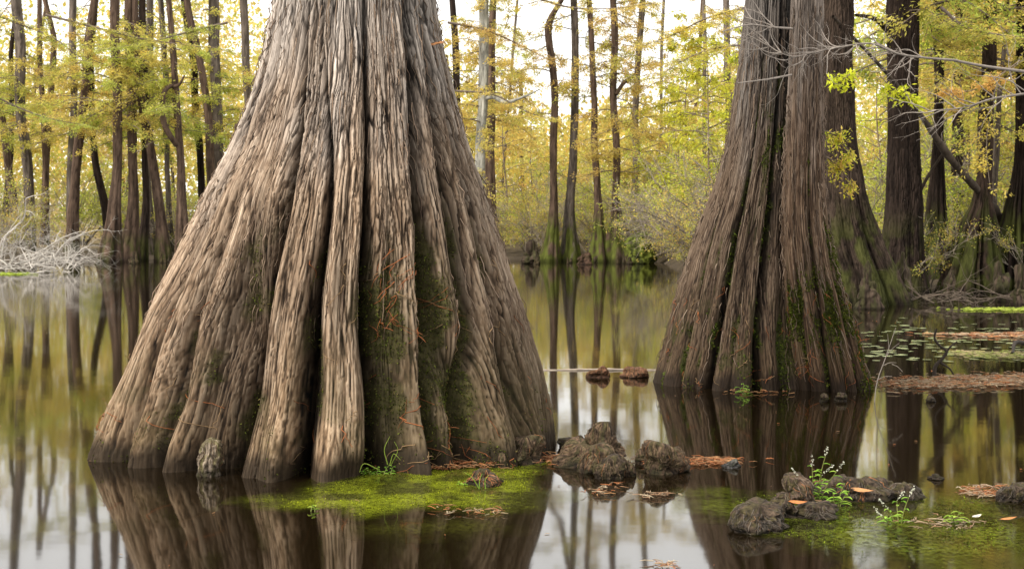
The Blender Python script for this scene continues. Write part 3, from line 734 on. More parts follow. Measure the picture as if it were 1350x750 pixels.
# lower right heap
k = knee(1040, 665, 56, 42, 31, ((.11, .072, .048), (.015, .01, .007), (.05, .042, .016)), 'tall rounded dark knee at the back left of the heap with the white-flowered herb', taper=.75, power=2.8); rooty(k, 60, 0, 0, [(.16, .12, .09), (.3, .13, .06), (.08, .07, .05)], 9)
k = knee(1002, 704, 78, 44, 32, KG, 'dark shaggy knee nearest the camera at the front left of the lower right heap', taper=.75, power=2.6); rooty(k, 110, 0, 0, [(.12, .10, .08), (.07, .06, .05), (.2, .12, .07)], 10)
k = knee(1036, 686, 44, 28, 33, KG, 'low dark knee joining the front knee of the heap to the tall one', taper=.75); rooty(k, 30, 0, 0, [(.12, .10, .08), (.3, .13, .06)], 11)
k = knee(1076, 687, 62, 24, 34, KG, 'long flat dark knee with an orange leaf at the front of the heap', taper=.8, power=3, hairy=.04); rooty(k, 40, 0, 0, [(.12, .10, .08)], 12)
k = knee(1100, 652, 62, 24, 35, KG, 'dark knee behind the white-flowered herb at the back of the heap', taper=.8, power=3); rooty(k, 40, 0, 0, [(.12, .10, .08), (.3, .13, .06)], 13)
k = knee(1135, 662, 78, 32, 36, KG, 'largest dark knee at the right of the heap, sprinkled with rust needles', taper=.7, power=2.6); rooty(k, 70, 0, 0, [(.12, .10, .08), (.36, .15, .06)], 14)
k = knee(1166, 655, 52, 26, 37, KG, 'pointed dark knee toward the right end of the heap', taper=.55)
k = knee(1194, 660, 60, 22, 38, KG, 'low dark knee ending the heap on its right', taper=.6, power=2.2); rooty(k, 40, 0, 0, [(.12, .10, .08)], 15)
k = knee(1334, 663, 40, 26, 39, KG, 'dark knee cut by the right picture edge beside an orange needle raft', taper=.7); rooty(k, 30, 0, 0, [(.12, .10, .08)], 16)
k = knee(1233, 633, 22, 8, 40, KG, 'tiny dark knee barely breaking the water right of the heap', taper=.6)
k = knee(1084, 530, 12, 13, 41, KG, 'tiny grey knee in the water before the twin-stemmed cypress, left one of two', taper=.7)
k = knee(1108, 529, 17, 13, 42, KG, 'tiny grey knee in the water before the twin-stemmed cypress, right one of two', taper=.7)
k = knee(1227, 530, 12, 12, 43, KG, 'single tiny dark knee just below the long brown needle raft', taper=.7)
# far and right bank knees and stumps
kk = dict(mat=M_bgbark, cat='cypress knee')
PB = ((.07, .05, .036), (.014, .01, .007), (.035, .034, .014))
knee(1144, 408, 40, 72, 51, PB, 'pale pointed knee in front of the mossy foot behind the twin-stemmed cypress', taper=.4, power=1.9, lob=4, rough=.3, **kk)
knee(1190, 400, 28, 76, 52, ((.10, .075, .055), (.03, .022, .016), (.06, .06, .02)), 'tall narrow brown knee at the foot of the nearly black trunk', taper=.4, power=2, **kk)
knee(1345, 402, 30, 62, 53, PB, 'pointed brown knee at the right picture edge below the mossy stump', taper=.45, power=2, rough=.3, **kk)
knee(1246, 396, 22, 44, 54, PB, 'leaning root knee at the left foot of the broad mossy root skirt', taper=.6, lean=(.35, 0), **kk)
knee(1316, 398, 28, 60, 55, PB, 'blunt brown knee just before the right-hand mossy stump', taper=.6, **kk)
knee(1233, 372, 52, 80, 56, MS, 'dim mossy stump behind the gap right of the nearly black trunk', 'stump', 'mossy_stump', M_bgbark, taper=.8, power=5)
knee(1318, 382, 40, 92, 57, MS, 'mossy stump between the two mossy-skirted trunks at the right bank', 'stump', 'mossy_stump', M_bgbark, taper=.85, power=6, lob=7)
knee(843, 348, 40, 48, 58, ((.08, .095, .02), (.02, .022, .008), (.12, .14, .022)), 'round moss-covered stump beside the last trunks of the middle row', 'stump', 'mossy_stump', M_bgbark, taper=.85, power=3.5, lob=8)
knee(700, 348, 26, 36, 59, PB, 'grey-brown stump on the far shore just right of the giant cypress', 'stump', 'old_stump', M_bgbark, taper=.7)
knee(770, 349, 22, 18, 60, ((.07, .042, .028), (.018, .011, .008), (.05, .035, .02)), 'dark leaf-covered hump between the second and third trunk of the middle row', 'root hump', 'root_hump', M_bgbark)
farks = 'small knees along the far shore'
for i in range(26):
    px = rng.uniform(672, 880) if i < 14 else rng.uniform(100, 330)
    knee(px, rng.uniform(345.5, 349), rng.uniform(4, 9), rng.uniform(7, 20), 70 + i, PB if i % 2 else KG, 'small brown knee poking up along the far shore', mat=M_bgbark, taper=.45, n=(24, 14))['group'] = farks

# ------------------------------------------------------------------ twiggy things
def twig(mb, p, d, L, r, depth, rr, col, curl=.5, seg=5, split=2.4, grav=0, k=4, shrink=.62):
    pts = [p]; dd = d / np.linalg.norm(d); tips = []
    for s in range(seg):
        dd = dd + rr.normal(size=3) * curl * .28 + np.array([0, 0, grav]) * .15; dd /= np.linalg.norm(dd)
        pts.append(pts[-1] + dd * L / seg)
        if depth > 0 and s > 0 and rr.random() < split / seg:
            q = dd + rr.normal(size=3) * .75; tips.append((pts[-1], q, s / seg))
    mb.tube(pts, np.linspace(r, r * .45, len(pts)), col * rr.uniform(.8, 1.2), k)
    for (q, dq, t) in tips:
        twig(mb, q, dq, L * shrink * rr.uniform(.6, 1.15), r * (1 - .5 * t) * .6, depth - 1, rr, col, curl, max(3, seg - 1), split, grav, 3, shrink)
    if depth > 0:
        twig(mb, pts[-1], dd + rr.normal(size=3) * .3, L * shrink, r * .45, depth - 1, rr, col, curl, max(3, seg - 1), split, grav, 3, shrink)

# white dead brush at the left
rr = np.random.default_rng(3)
mb = MB(); WHT = np.array([.52, .48, .43])
c0 = wl(40, 362)
for i in range(84):
    px, py = rr.uniform(-40, 98), rr.uniform(336, 362)
    p = at(px, py, 41 + rr.uniform(-1.5, 2.5)); p[2] = max(.02, p[2] * .8)
    ang = rr.uniform(-.3, PI + .3)
    d = np.array([math.cos(ang) * 1.2, rr.normal() * .4, abs(math.sin(ang)) * .9 + .1])
    twig(mb, p, d, rr.uniform(.5, 1.0), .016, 3, rr, WHT * rr.uniform(.6, 1.15), .8, 6, 3.0, -.25)
for (a, b) in (((-10, 345), (22, 300)), ((40, 350), (124, 304)), ((0, 350), (34, 262)), ((40, 356), (112, 325)), ((20, 348), (85, 312)), ((-30, 350), (60, 335))):
    A = at(*a, 42); B = at(*b, 41.5); Pm = smooth([A, A * .7 + B * .3 + rr.normal(size=3) * .12, A * .35 + B * .65 + rr.normal(size=3) * .12, B], 12)
    mb.tube(Pm, np.linspace(.035, .012, 12), WHT * .9, 5)
    for q in range(3, 12, 2): twig(mb, Pm[q], (B - A) / np.linalg.norm(B - A) + rr.normal(size=3) * .6, .5, .012, 2, rr, WHT, .7, 5, 2.2)
o = mb.build('dead_brush', M_wood); tag(o, 'tangled pile of bleached white dead branches at the left shore', 'brush pile')

# pale bare branch reaching across the twin-stemmed tree
mb = MB(); PG = np.array([.32, .275, .235])
main = smooth([at(1262, 80, 12.4), at(1215, 76, 12.2), at(1180, 70, 12.0), at(1150, 58, 11.9), at(1110, 62, 11.8), at(1070, 70, 11.8), at(1035, 80, 11.9)], 30)
mb.tube(main, np.linspace(.012, .005, 30), PG * .8, 6)
mb.tube(smooth([at(1258, 80, 12.4), at(1300, 88, 12.6), at(1330, 92, 12.7), at(1375, 98, 13)], 12), np.linspace(.012, .016, 12), PG * .8, 6)
rr = np.random.default_rng(12)
for i in range(6, 30, 1):
    for s in (0, 1):
        d = np.array([-.9 + rr.normal() * .45, rr.normal() * .4, rr.normal() * .55])
        if rr.random() < .75: twig(mb, main[i], d, rr.uniform(.12, .34), .006, 2, rr, PG * rr.uniform(.8, 1.25), .7, 5, 2.4)
mb.tube(smooth([at(1043, 99, 12.5), at(1010, 105, 12.2), at(972, 110, 12.0)], 10), np.linspace(.010, .006, 10), PG, 6)
mb.tube(smooth([at(1044, 38, 12.5), at(1015, 36, 12.2), at(985, 33, 12.0), at(952, 42, 11.9)], 10), np.linspace(.012, .004, 10), PG, 5)
for (x, y) in ((1020, 36), (1000, 35), (1030, 70), (1015, 62)):
    for q in range(3): twig(mb, at(x, y, 12.15), np.array([-.8, 0, rr.normal() * .7]), .25, .006, 2, rr, PG * 1.1, .6, 5, 2.0)
o = mb.build('bare_branch', M_wood); tag(o, 'pale leafless branch with many fine twigs reaching across the twin-stemmed cypress', 'branch')
mb = MB()
mn = smooth([at(1390, 116, 16), at(1350, 124, 16), at(1310, 130, 16), at(1270, 142, 16), at(1225, 146, 16)], 20)
mb.tube(mn, np.linspace(.02, .005, 20), PG * .7, 6)
for i in range(4, 20):
    if rr.random() < .8: twig(mb, mn[i], np.array([-.7, rr.normal() * .3, rr.normal() * .6]), rr.uniform(.25, .6), .008, 2, rr, PG * .9, .5, 5, 2.0)
o = mb.build('bare_branch', M_wood); tag(o, 'thin leafless branch entering from the right picture edge above the broad root skirt', 'branch')

# twig standing in the water, dark curled snag
mb = MB(); rr = np.random.default_rng(5)
b0 = wl(1152, 530)
mb.tube(smooth([b0 - [0, 0, .1], at(1156, 505, b0[1]), at(1168, 470, b0[1]), at(1181, 432, b0[1])], 14), np.linspace(.005, .002, 14), PG * .8, 5)
for (a, b) in (((1164, 482), (1182, 478)), ((1168, 470), (1186, 452)), ((1158, 500), (1176, 496)), ((1172, 460), (1170, 440)), ((1176, 480), (1190, 490))):
    mb.tube(smooth([at(*a, b0[1]), at((a[0] + b[0]) / 2, (a[1] + b[1]) / 2 - 2, b0[1] - .03), at(*b, b0[1] - .05)], 6), np.linspace(.003, .0014, 6), PG * .8, 4)
o = mb.build('water_twig', M_wood); tag(o, 'thin pale forked twig standing in the water at the right foot of the twin-stemmed cypress', 'twig')
mb = MB(); b1 = wl(1233, 497); dd = b1[1]
DKC = np.array([.035, .026, .02])
mb.tube(smooth([at(1232, 500, dd), at(1233, 483, dd), at(1243, 472, dd), at(1248, 464, dd), at(1238, 455, dd), at(1232, 446, dd), at(1235, 433, dd)], 22), np.linspace(.020, .009, 22), DKC, 7)
mb.tube(smooth([at(1244, 471, dd), at(1252, 458, dd), at(1262, 450, dd)], 8), np.linspace(.014, .006, 8), DKC, 6)
mb.tube(smooth([at(1240, 478, dd), at(1252, 486, dd), at(1258, 495, dd)], 8), np.linspace(.014, .006, 8), DKC, 6)
o = mb.build('curled_snag', M_wood); tag(o, 'dark twisted snag rising from the water among the lily pads', 'snag')
mb = MB()
mb.tube(smooth([wl(1350, 458) + [.1, 0, .02], wl(1340, 462) + [0, 0, .10], wl(1335, 468) + [0, 0, .02]], 8), np.linspace(.03, .015, 8), DKC, 6)
o = mb.build('sunken_branch', M_wood); tag(o, 'short dark branch end arching from the water at the right picture edge', 'branch')
rr = np.random.default_rng(8)
for (x0, x1, lab) in ((1196, 1228, 'brown tangle of dead twigs at the foot of the nearly black trunk'), (1240, 1280, 'brown tangle of dead twigs before the broad root skirt'), (1296, 1350, 'brown tangle of dead twigs at the waterline by the right picture edge')):
    mb = MB()
    tie = smooth([wl(x0 - 4, 401) + [0, 0, .03], wl((x0 + x1) / 2, 400) + [0, 0, .12], wl(x1 + 4, 402) + [0, 0, .03]], 20)
    for i in range(9):
        p = tie[1 + 2 * i]
        twig(mb, p, np.array([rr.choice([-1, 1]), rr.normal() * .3, .35]), rr.uniform(.4, .8), .012, 2, rr, np.array([.10, .077, .058]), .6, 5, 2.0, -.3)
    mb.tube(smooth([wl(x0 - 4, 401) + [0, 0, .03], wl((x0 + x1) / 2, 400) + [0, 0, .12], wl(x1 + 4, 402) + [0, 0, .03]], 20),   .016, (.09, .07, .05), 5)
    tag(mb.build('dead_brush', M_wood), lab, 'brush pile')

# ------------------------------------------------------------------ shrubs and saplings
def bare_shrub(seed, hgt, nst, pal, nleaf, tcol=(.36, .31, .25), spread=.8, lean=0, r0=.02):
    r = np.random.default_rng(seed); wood = MB(); tips = []
    for i in range(nst):
        az = r.uniform(0, 2 * PI); q = spread * r.uniform(.1, 1)
        d = np.array([math.cos(az) * q + lean, math.sin(az) * q, 1.0])
        p = np.array([r.normal() * .15, r.normal() * .15, -.05])
        L = hgt * r.uniform(.6, 1.1); n = 8; pts = [p]; dd = d / np.linalg.norm(d)
        for s in range(n):
            dd = dd + r.normal(size=3) * .13 + np.array([math.cos(az) * .05, math.sin(az) * .05, -.03]); dd /= np.linalg.norm(dd)
            pts.append(pts[-1] + dd * L / n)
            if s > 1:
                for qn in range(2):
                    a = dd + r.normal(size=3) * .55; a /= np.linalg.norm(a); l2 = L * .28 * r.uniform(.5, 1.3)
                    e = pts[-1] + a * l2 + [0, 0, .04]
                    mid = (pts[-1] + e) / 2 + r.normal(size=3) * .04
                    wood.tube([pts[-1], mid, e], [r0 * .45, r0 * .35, r0 * .2], np.array(tcol) * r.uniform(.6, 1.25), 3)
                    tips.append(e); tips.append(mid)
                    for w in range(2):
                        b = a + r.normal(size=3) * .7; b /= np.linalg.norm(b); e2 = mid + b * l2 * .6
                        wood.tube([mid, (mid + e2) / 2 + r.normal(size=3) * .02, e2], [r0 * .3, r0 * .25, r0 * .15], np.array(tcol) * r.uniform(.6, 1.3), 3); tips.append(e2)
        wood.tube(pts, np.linspace(1, .3, n + 1) * r0 * r.uniform(.6, 1.3), np.array(tcol) * r.uniform(.35, .9), 4)
    tips = np.array(tips); lf = MB(); ix = r.integers(0, len(tips), nleaf)
    # leaves gather in patches
    keepm = vn(tips[ix, 0] * 1.6 + 9, tips[ix, 2] * 1.6 + seed, seed) > .42
    ix = ix[keepm]; m = len(ix)
    col = np.array(pal)[r.integers(0, len(pal), m)] * r.uniform(.6, 1.3, (m, 1))
    lf.leaves(tips[ix] + r.normal(size=(m, 3)) * .07, r.normal(size=(m, 3)) + [0, 0, -.2], r.normal(size=(m, 3)) * .7 + [0, 0, 1], r.uniform(.05, .11, m), r.uniform(.025, .05, m), col)
    return wood.mesh('branches'), lf.mesh('foliage')

SH = [bare_shrub(2000 + k, 3.0, 9, MIX, 3600, (.33, .28, .215)) for k in range(4)]
SHG = [bare_shrub(2050 + k, 3.6, 9, GRN + [(.42, .44, .06), (.46, .46, .07)], 4200, (.26, .22, .17)) for k in range(3)]
SHL = [bare_shrub(2100 + k, 3.6, 10, YEL, 1600, (.24, .20, .155), .7, -.7, .03) for k in range(2)]
def plant(v, name, label, cat, p, s=1.0, group=None, leafmat=None, rot=None):
    root = empty(name, p); tag(root, label, cat, group)
    a = link('branches', v[0], M_wood, root); b = link('foliage', v[1], M_leaf, root)
    root.scale = (s, s, s); root.rotation_euler = (0, 0, random.uniform(0, 6.28) if rot is None else rot)
    return root

def shore_depth(px):
    return np.interp(px, [-2000, 0, 120, 640, 860, 905, 1100, 1200, 1400, 3000], [46, 47.5, 52.5, 53.5, 53, 40, 31, 28.5, 27.5, 26])
def gz(px, d):
    s = shore_depth(px); return float(np.clip((d - s) / 4, -1, 1) * .35 + max(0, d - s - 4) * .012)

g1 = 'bare grey shrubs crowding the far shore'
for i in range(70):
    px = rng.uniform(-80, 1420) if i % 3 else rng.uniform(640, 1000)
    sd = shore_depth(px); d = sd + 1.2 + abs(rng.normal()) * 5
    p = at(px, 300, d); p[2] = max(0, gz(px, d))
    plant(SH[i % 4], 'bare_shrub', 'leggy grey-twigged shrub with few yellowing leaves among its like on the far shore', 'shrub', p, rng.uniform(.65, 1.15) * (1 if d > 42 else .7), g1)
g2 = 'leafy yellow-green shrubs behind the shore'
spots = [(rng.uniform(-60, 340), rng.uniform(58, 66)) for i in range(12)] + [(rng.uniform(640, 900), rng.uniform(60, 70)) for i in range(10)] + [(rng.uniform(1080, 1420), rng.uniform(33, 46)) for i in range(24)] + [(rng.uniform(850, 1000), rng.uniform(46, 58)) for i in range(14)]
for i, (px, d) in enumerate(spots):
    p = at(px, 300, d); p[2] = max(.1, gz(px, d))
    plant(SHG[i % 3], 'leafy_shrub', 'leafy yellow-green shrub standing a little behind the shore', 'shrub', p, rng.uniform(.8, 1.25), g2)
for i, (px, d, s) in enumerate([(915, 43, .62), (945, 42, .85), (975, 40, .95), (900, 50, .6)]):
    p = at(px, 300, d); p[2] = .15
    plant(SHL[i % 2], 'arching_shrub', ['bare shrub arching left over the water, lowest of those beside the twin-stemmed cypress', 'bare shrub arching left, middle one beside the twin-stemmed cypress',
          'bare shrub arching left, half hidden by the twin-stemmed cypress', 'smaller bare shrub arching left behind the last trunks of the middle row'][i], 'shrub', p, s, None, None, rng.uniform(-.4, .4))
# bright sapling left of the twin tree
SAP = [spray_crown(3000, .8, 7.6, 34, 2.4, [(.42, .45, .05), (.46, .46, .06), (.36, .40, .05), (.52, .42, .06)], (.11, .05), 26, .03, .5),
       spray_crown(3001, .8, 6.0, 26, 2.0, GRN + YEL, (.10, .045), 24, .025, .45), spray_crown(3002, .6, 6.6, 28, 2.2, ORG + YEL, (.10, .04), 22, .025, .35)]
def sapling(v, px, d, s, label, group=None):
    p = at(px, 300, d); p[2] = max(.1, gz(px, d))
    root = empty('young_tree', p); tag(root, label, 'tree', group)
    mb = MB(); pts = smooth([[0, 0, -.1], [.1, .05, 2], [-.1, 0, 4.5], [.05, .1, 7.2]], 12); mb.tube(pts, np.linspace(.05, .005, 12), (.18, .14, .10), 6)
    mb.build('trunk', M_bgbark, root); c = link('crown', v[0], M_wood, root); link('foliage', v[1], M_leaf, c)
    root.scale = (s, s, s); root.rotation_euler = (0, 0, random.uniform(0, 6.28)); return root
sapling(SAP[0], 935, 46, 1.0, 'bright lime-green young tree just left of the twin-stemmed cypress')
sapling(SAP[0], 985, 50, 1.0, 'lime-green young tree mostly hidden behind the twin-stemmed cypress')
sapling(SAP[2], 895, 56, .95, 'yellow-orange young tree left of the bright lime-green one')
sapling(SAP[0], 905, 52, 1.1, 'tall lime-green young tree at the left of the bright ones beside the twin-stemmed cypress')
sapling(SAP[1], 880, 60, 1.2, 'pale green young tree farther back behind the last trunks of the middle row')
sapling(SAP[1], 1310, 34, .9, 'low green young tree behind the mossy stump at the right picture edge')
sapling(SAP[0], 1205, 44, 1.1, 'lime-green young tree directly behind the nearly black trunk')
sapling(SAP[1], 1160, 36, .85, 'yellow-green young tree in the gap left of the nearly black trunk')
sapling(SAP[1], 1235, 40, 1.0, 'green young tree in the gap right of the nearly black trunk')
sapling(SAP[2], 1275, 43, 1.05, 'orange young tree behind the broad mossy root skirt')
sapling(SAP[0], 1335, 38, 1.0, 'lime-green young tree near the right picture edge')
sapling(SAP[1], 345, 58, 1.0, 'yellow-green young tree against the left flank of the giant cypress')
sapling(SAP[2], 665, 60, 1.0, 'golden young tree just right of the giant cypress')
sapling(SAP[2], 700, 64, .9, 'golden young tree behind the crooked trunk of the middle row')

# near sprays of fresh leaves on the trunk behind the twin tree
def spray_branch(name, label, pts, d, pal, n, leaf, sprd=.09):
    P = smooth([at(x, y, d) for x, y in pts], 14); wood = MB(); lf = MB(); r = np.random.default_rng(int(pts[0][0]))
    wood.tube(P, np.linspace(.012, .004, 14), (.16, .12, .09), 5)
    tw = []
    for k in range(16):
        i = r.integers(3, 14); e = P[i] + r.normal(size=3) * [.16, .12, .05] + [0, 0, -.03]
        wood.tube([P[i], (P[i] + e) / 2 + [0, 0, .01], e], [.004, .003, .002], (.2, .15, .08), 3); tw.append((P[i], e))
    for k in range(n):
        a, e = tw[r.integers(0, len(tw))]; 
        t = r.uniform(.2, 1.05, (1, 1)); c = a + (e - a) * t + r.normal(size=(1, 3)) * sprd * .25
        col = np.array([pal[r.integers(0, len(pal))]]) * r.uniform(.7, 1.25)
        lf.leaves(c, r.normal(size=(1, 3)) + [[0, 0, -.5]], r.normal(size=(1, 3)) + [[0, -1, .6]], np.array([leaf[0] * r.uniform(.6, 1.3)]), np.array([leaf[1]]), col)
    root = empty(name, P[0]); tag(root, label, 'leafy branch')
    a = wood.build('twigs', M_wood, root); a.location = -P[0]; b = lf.build('foliage', M_leaf, root); b.location = -P[0]
LIME = [(.50, .50, .04), (.56, .52, .05), (.42, .44, .04)]
spray_branch('leaf_spray', 'small lime-green leaf spray below the pale bare branch at the twin-stemmed cypress', [(1130, 90), (1118, 100), (1108, 108), (1100, 112)], 24.5, LIME, 260, (.09, .035))
spray_branch('leaf_spray', 'lime-green leaf spray hanging on the slanting dead trunk against the nearly black tree', [(1160, 100), (1178, 118), (1195, 130), (1215, 138)], 25.8, LIME, 320, (.09, .035))
spray_branch('leaf_spray', 'feathery yellow-orange spray on the right edge of the twin-stemmed cypress', [(1084, 172), (1100, 178), (1112, 190), (1122, 205)], 13.6, YEL + LIME, 420, (.05, .016))
spray_branch('leaf_spray', 'lower drooping yellow spray on the right edge of the twin-stemmed cypress', [(1084, 205), (1098, 212), (1112, 228), (1124, 246)], 13.6, YEL + LIME, 420, (.05, .016))
spray_branch('leaf_spray', 'orange-tinted spray in front of the brown trunk near the right picture edge', [(1345, 80), (1310, 105), (1280, 120), (1240, 118)], 22, ORG, 520, (.08, .025))

# overhanging sprays at the top: limbs of trees nearer than the far shore
def overhang(label, pts, d, pal, n, leaf=(.075, .02), width=.5, droop=.12, seed=0):
    P = smooth([at(x, y, d) for x, y in pts], 20); wood = MB(); lf = MB(); r = np.random.default_rng(seed + 77)
    wood.tube(P, np.linspace(.035, .006, 20), (.13, .10, .08), 5)
    for k in range(n):
        i = r.integers(2, 20); a = P[i]; az = r.uniform(0, 2 * PI); l2 = width * r.uniform(.4, 1.2)
        e = a + np.array([math.cos(az) * l2, math.sin(az) * l2, -droop * l2 * r.uniform(0, 3)])
        wood.tube([a, (a + e) / 2 + [0, 0, .03], e], [.007, .005, .003], (.17, .13, .09), 3)
        m = 34; s = r.uniform(.1, 1.05, (m, 1)); c = a + (e - a) * s + r.normal(size=(m, 3)) * [.05, .05, .02]
        sd = np.array([-math.sin(az), math.cos(az), 0]) * r.choice([-1, 1], m)[:, None]
        col = (np.array(pal)[r.integers(0, len(pal))] * .5 + .5 * np.array(pal)[r.integers(0, len(pal), m)]) * r.uniform(.7, 1.3, (m, 1))
        lf.leaves(c, sd + (e - a) / l2 * .7 + r.normal(size=(m, 3)) * .25 + [0, 0, -.25], np.array([0, 0, 1.]) + r.normal(size=(m, 3)) * .4, leaf[0] * r.uniform(.6, 1.4, m), leaf[1] * r.uniform(.7, 1.4, m), col)
    root = empty('overhanging_limb', P[0]); tag(root, label, 'leafy branch')
    a = wood.build('branch', M_wood, root); a.location = -P[0]; b = lf.build('foliage', M_leaf, root); b.location = -P[0]
overhang('green feathery limb drooping across the tops of the left row', [(60, 20), (120, 35), (190, 52), (265, 62), (300, 66)], 36, GRN + YEL[:2], 70, seed=1)
overhang('yellow-green feathery limb hanging in front of the straight trunks of the left row', [(300, 30), (250, 42), (200, 55), (140, 66)], 38, GRN, 60, seed=2)
overhang('yellowish limb at the upper left corner', [(-30, 10), (20, 30), (70, 50), (110, 80)], 34, MIX, 46, seed=3)
overhang('thin green limb lower across the brush pile trunks', [(-20, 120), (20, 140), (60, 155), (110, 165)], 42, GRN, 36, seed=4)
overhang('orange-yellow limb spreading over the water right of the giant cypress', [(590, 30), (640, 40), (690, 62), (735, 85)], 36, ORG + YEL, 60, seed=5)
overhang('golden limb lower beside the pale lichen-spotted trunk', [(600, 120), (650, 125), (700, 150), (740, 160)], 44, ORG + YEL, 40, seed=6)
overhang('orange limb hanging at the top between the middle row and the twin-stemmed cypress', [(985, 10), (930, 25), (890, 45), (850, 60)], 34, ORG + YEL, 66, seed=7)
overhang('golden limb sweeping down left of the twin-stemmed cypress', [(990, 60), (950, 62), (905, 78), (870, 100)], 36, ORG + MIX, 56, seed=8)
overhang('green limb above the gap beside the nearly black trunk', [(1240, 10), (1270, 35), (1310, 45), (1360, 50)], 26, GRN + YEL, 60, seed=9)
overhang('orange limb drooping before the brown trunk at the right', [(1370, 70), (1330, 85), (1290, 100), (1250, 110)], 30, ORG, 50, seed=10)
overhang('green limb at the top between the large dark trunk and the nearly black one', [(1180, 30), (1160, 40), (1140, 52), (1120, 70)], 30, GRN, 34, seed=11)
overhang('yellow limb high over the open middle water', [(700, -6), (740, 8), (800, 12), (860, 5)], 40, ORG + YEL, 34, seed=12)

# ------------------------------------------------------------------ far woods (one uncountable mass)
def far_woods():
    lf = MB(); n = 380000
    px = rng.uniform(-420, 1770, n); d = rng.uniform(66, 112, n)
    X = (px - 675) / F * d
    top = np.interp(px, [-420, 0, 330, 560, 640, 720, 850, 900, 1000, 1350, 1770], [13.5, 13.2, 13.2, 10.5, 8.8, 7.2, 7.6, 9.8, 12.4, 12.8, 13])
    top = top * (.72 + .56 * fbm(X / 5.5, d / 9, 501, 3))
    Z = 0.5 + (top - .5) * rng.uniform(0, 1, n) ** .95
    dens = fbm(X / 2.6 + 40, Z / 1.7 + d / 6, 502, 3)
    k = (dens > .36 + .10 * sstep(.55, 1, Z / top)) & (Z > .5)
    X, d, Z, px = X[k], d[k], Z[k], px[k]; n = len(X)
    pal = np.array(YEL + [(.46, .42, .14), (.42, .40, .10), (.36, .38, .08), (.50, .40, .16), (.44, .36, .18)])
    hue = fbm(X / 4, Z / 3, 503, 3)
    gi = np.clip((hue - .3) / .4 * len(pal), 0, len(pal) - 1).astype(int)
    gi = np.where(rng.random(n) < .6, gi, rng.integers(0, len(pal), n))
    low = (1 - sstep(1.0, 3.8, Z))[:, None]
    col = pal[gi] * (1 - low * .65) + np.array([.40, .33, .22]) * low * .65
    col = col * rng.uniform(.7, 1.25, (n, 1))
    s = rng.uniform(.6, 1.4, n)
    lf.leaves(np.stack([X, d, Z], 1), rdir(n) + [0, 0, -.2], rdir(n) + [0, -.5, .6], .24 * s, .15 * s, col)
    o = lf.build('far_woods', M_leaf); tag(o, 'hazy mass of golden autumn foliage of the woods beyond the shore', 'woods', kind='stuff')
far_woods()
gf = 'thin distant trunks within the far woods'
for i in range(15):
    px = [rng.uniform(-40, 340), [662, 690, 870, 905, 930][i // 3] + rng.uniform(-6, 6), rng.uniform(1080, 1400)][i % 3]; d = rng.uniform(66, 84); x2 = px + rng.normal() * 12
    w = rng.uniform(3, 5)
    bg_tree([(x2, 0, w), ((px + x2) / 2 + rng.normal() * 4, 170, w * 1.1), (px, 320, w * 1.6), (px, 336, w * 2)], d, GY if i % 2 else BR, 'thin' if i % 3 == 1 else ['yel', 'org', 'grn'][i % 3],
            'thin distant trunk standing among the far golden woods', group=gf, mossy=.2)

# ------------------------------------------------------------------ setting: ground, water
def ground():
    ys = np.concatenate([np.linspace(-60, 18, 20), np.arange(19, 75, .6), np.linspace(76, 140, 30), np.linspace(150, 900, 25)])
    us = np.concatenate([np.linspace(-400, -45, 25), np.arange(-44, 44.1, .6), np.linspace(45, 400, 25)])
    Xg, Yg = np.meshgrid(us, ys)
    px = 675 + Xg / np.maximum(Yg, 8) * F
    sd = shore_depth(px) + 1.6 * (fbm(Xg / 3, Yg / 3, 600, 3) - .5)
    Z = np.clip((Yg - sd) / 4, -1, 1) * .35 + np.clip(Yg - sd - 4, 0, 90) * .012 + .25 * (fbm(Xg / 2, Yg / 2, 601, 4) - .5)
    Z = np.where(Yg < 20, -.5, Z)
    V = np.stack([Xg, Yg, Z], -1); n, m = Xg.shape
    i = np.arange(n - 1)[:, None] * m; j = np.arange(m - 1)[None]
    f = np.stack([i + j, i + j + 1, i + m + j + 1, i + m + j], -1).reshape(-1, 4)
    nn = fbm(Xg / 1.2, Yg / 1.2, 602, 4)[..., None]
    col = np.array([.06, .045, .03]) + (np.array([.28, .22, .12]) - np.array([.06, .045, .03])) * sstep(.1, .8, Z)[..., None] * nn * 1.4
    o = link('ground', make_mesh('ground', V.reshape(-1, 3), f, col.reshape(-1, 3)), surf_mat('swamp_soil', .95, 3, .5, .6, .1)); tag(o, kind='structure')
ground()

def water():
    m, nt, out = new_mat('tannin_water'); L = nt.links.new
    p = N(nt, 'ShaderNodeBsdfPrincipled'); p.inputs['Base Color'].default_value = (.008, .005, .002, 1)
    p.inputs['Roughness'].default_value = .05; p.inputs['IOR'].default_value = 1.75
    tc = N(nt, 'ShaderNodeTexCoord'); mp = N(nt, 'ShaderNodeMapping'); mp.inputs['Scale'].default_value = (.6, 1.6, 1)
    n = N(nt, 'ShaderNodeTexNoise'); n.inputs['Scale'].default_value = 1.2; n.inputs['Detail'].default_value = 3
    b = N(nt, 'ShaderNodeBump'); b.inputs['Strength'].default_value = .015; b.inputs['Distance'].default_value = .05
    L(tc.outputs['Object'], mp.inputs[0]); L(mp.outputs[0], n.inputs['Vector']); L(n.outputs['Fac'], b.inputs['Height']); L(b.outputs[0], p.inputs['Normal'])
    L(p.outputs[0], out.inputs[0])
    v = [[-140, -40, 0], [140, -40, 0], [140, 90, 0], [-140, 90, 0]]
    o = link('water', make_mesh('water', v, [[0, 1, 2, 3]]), m); tag(o, kind='structure')
water()

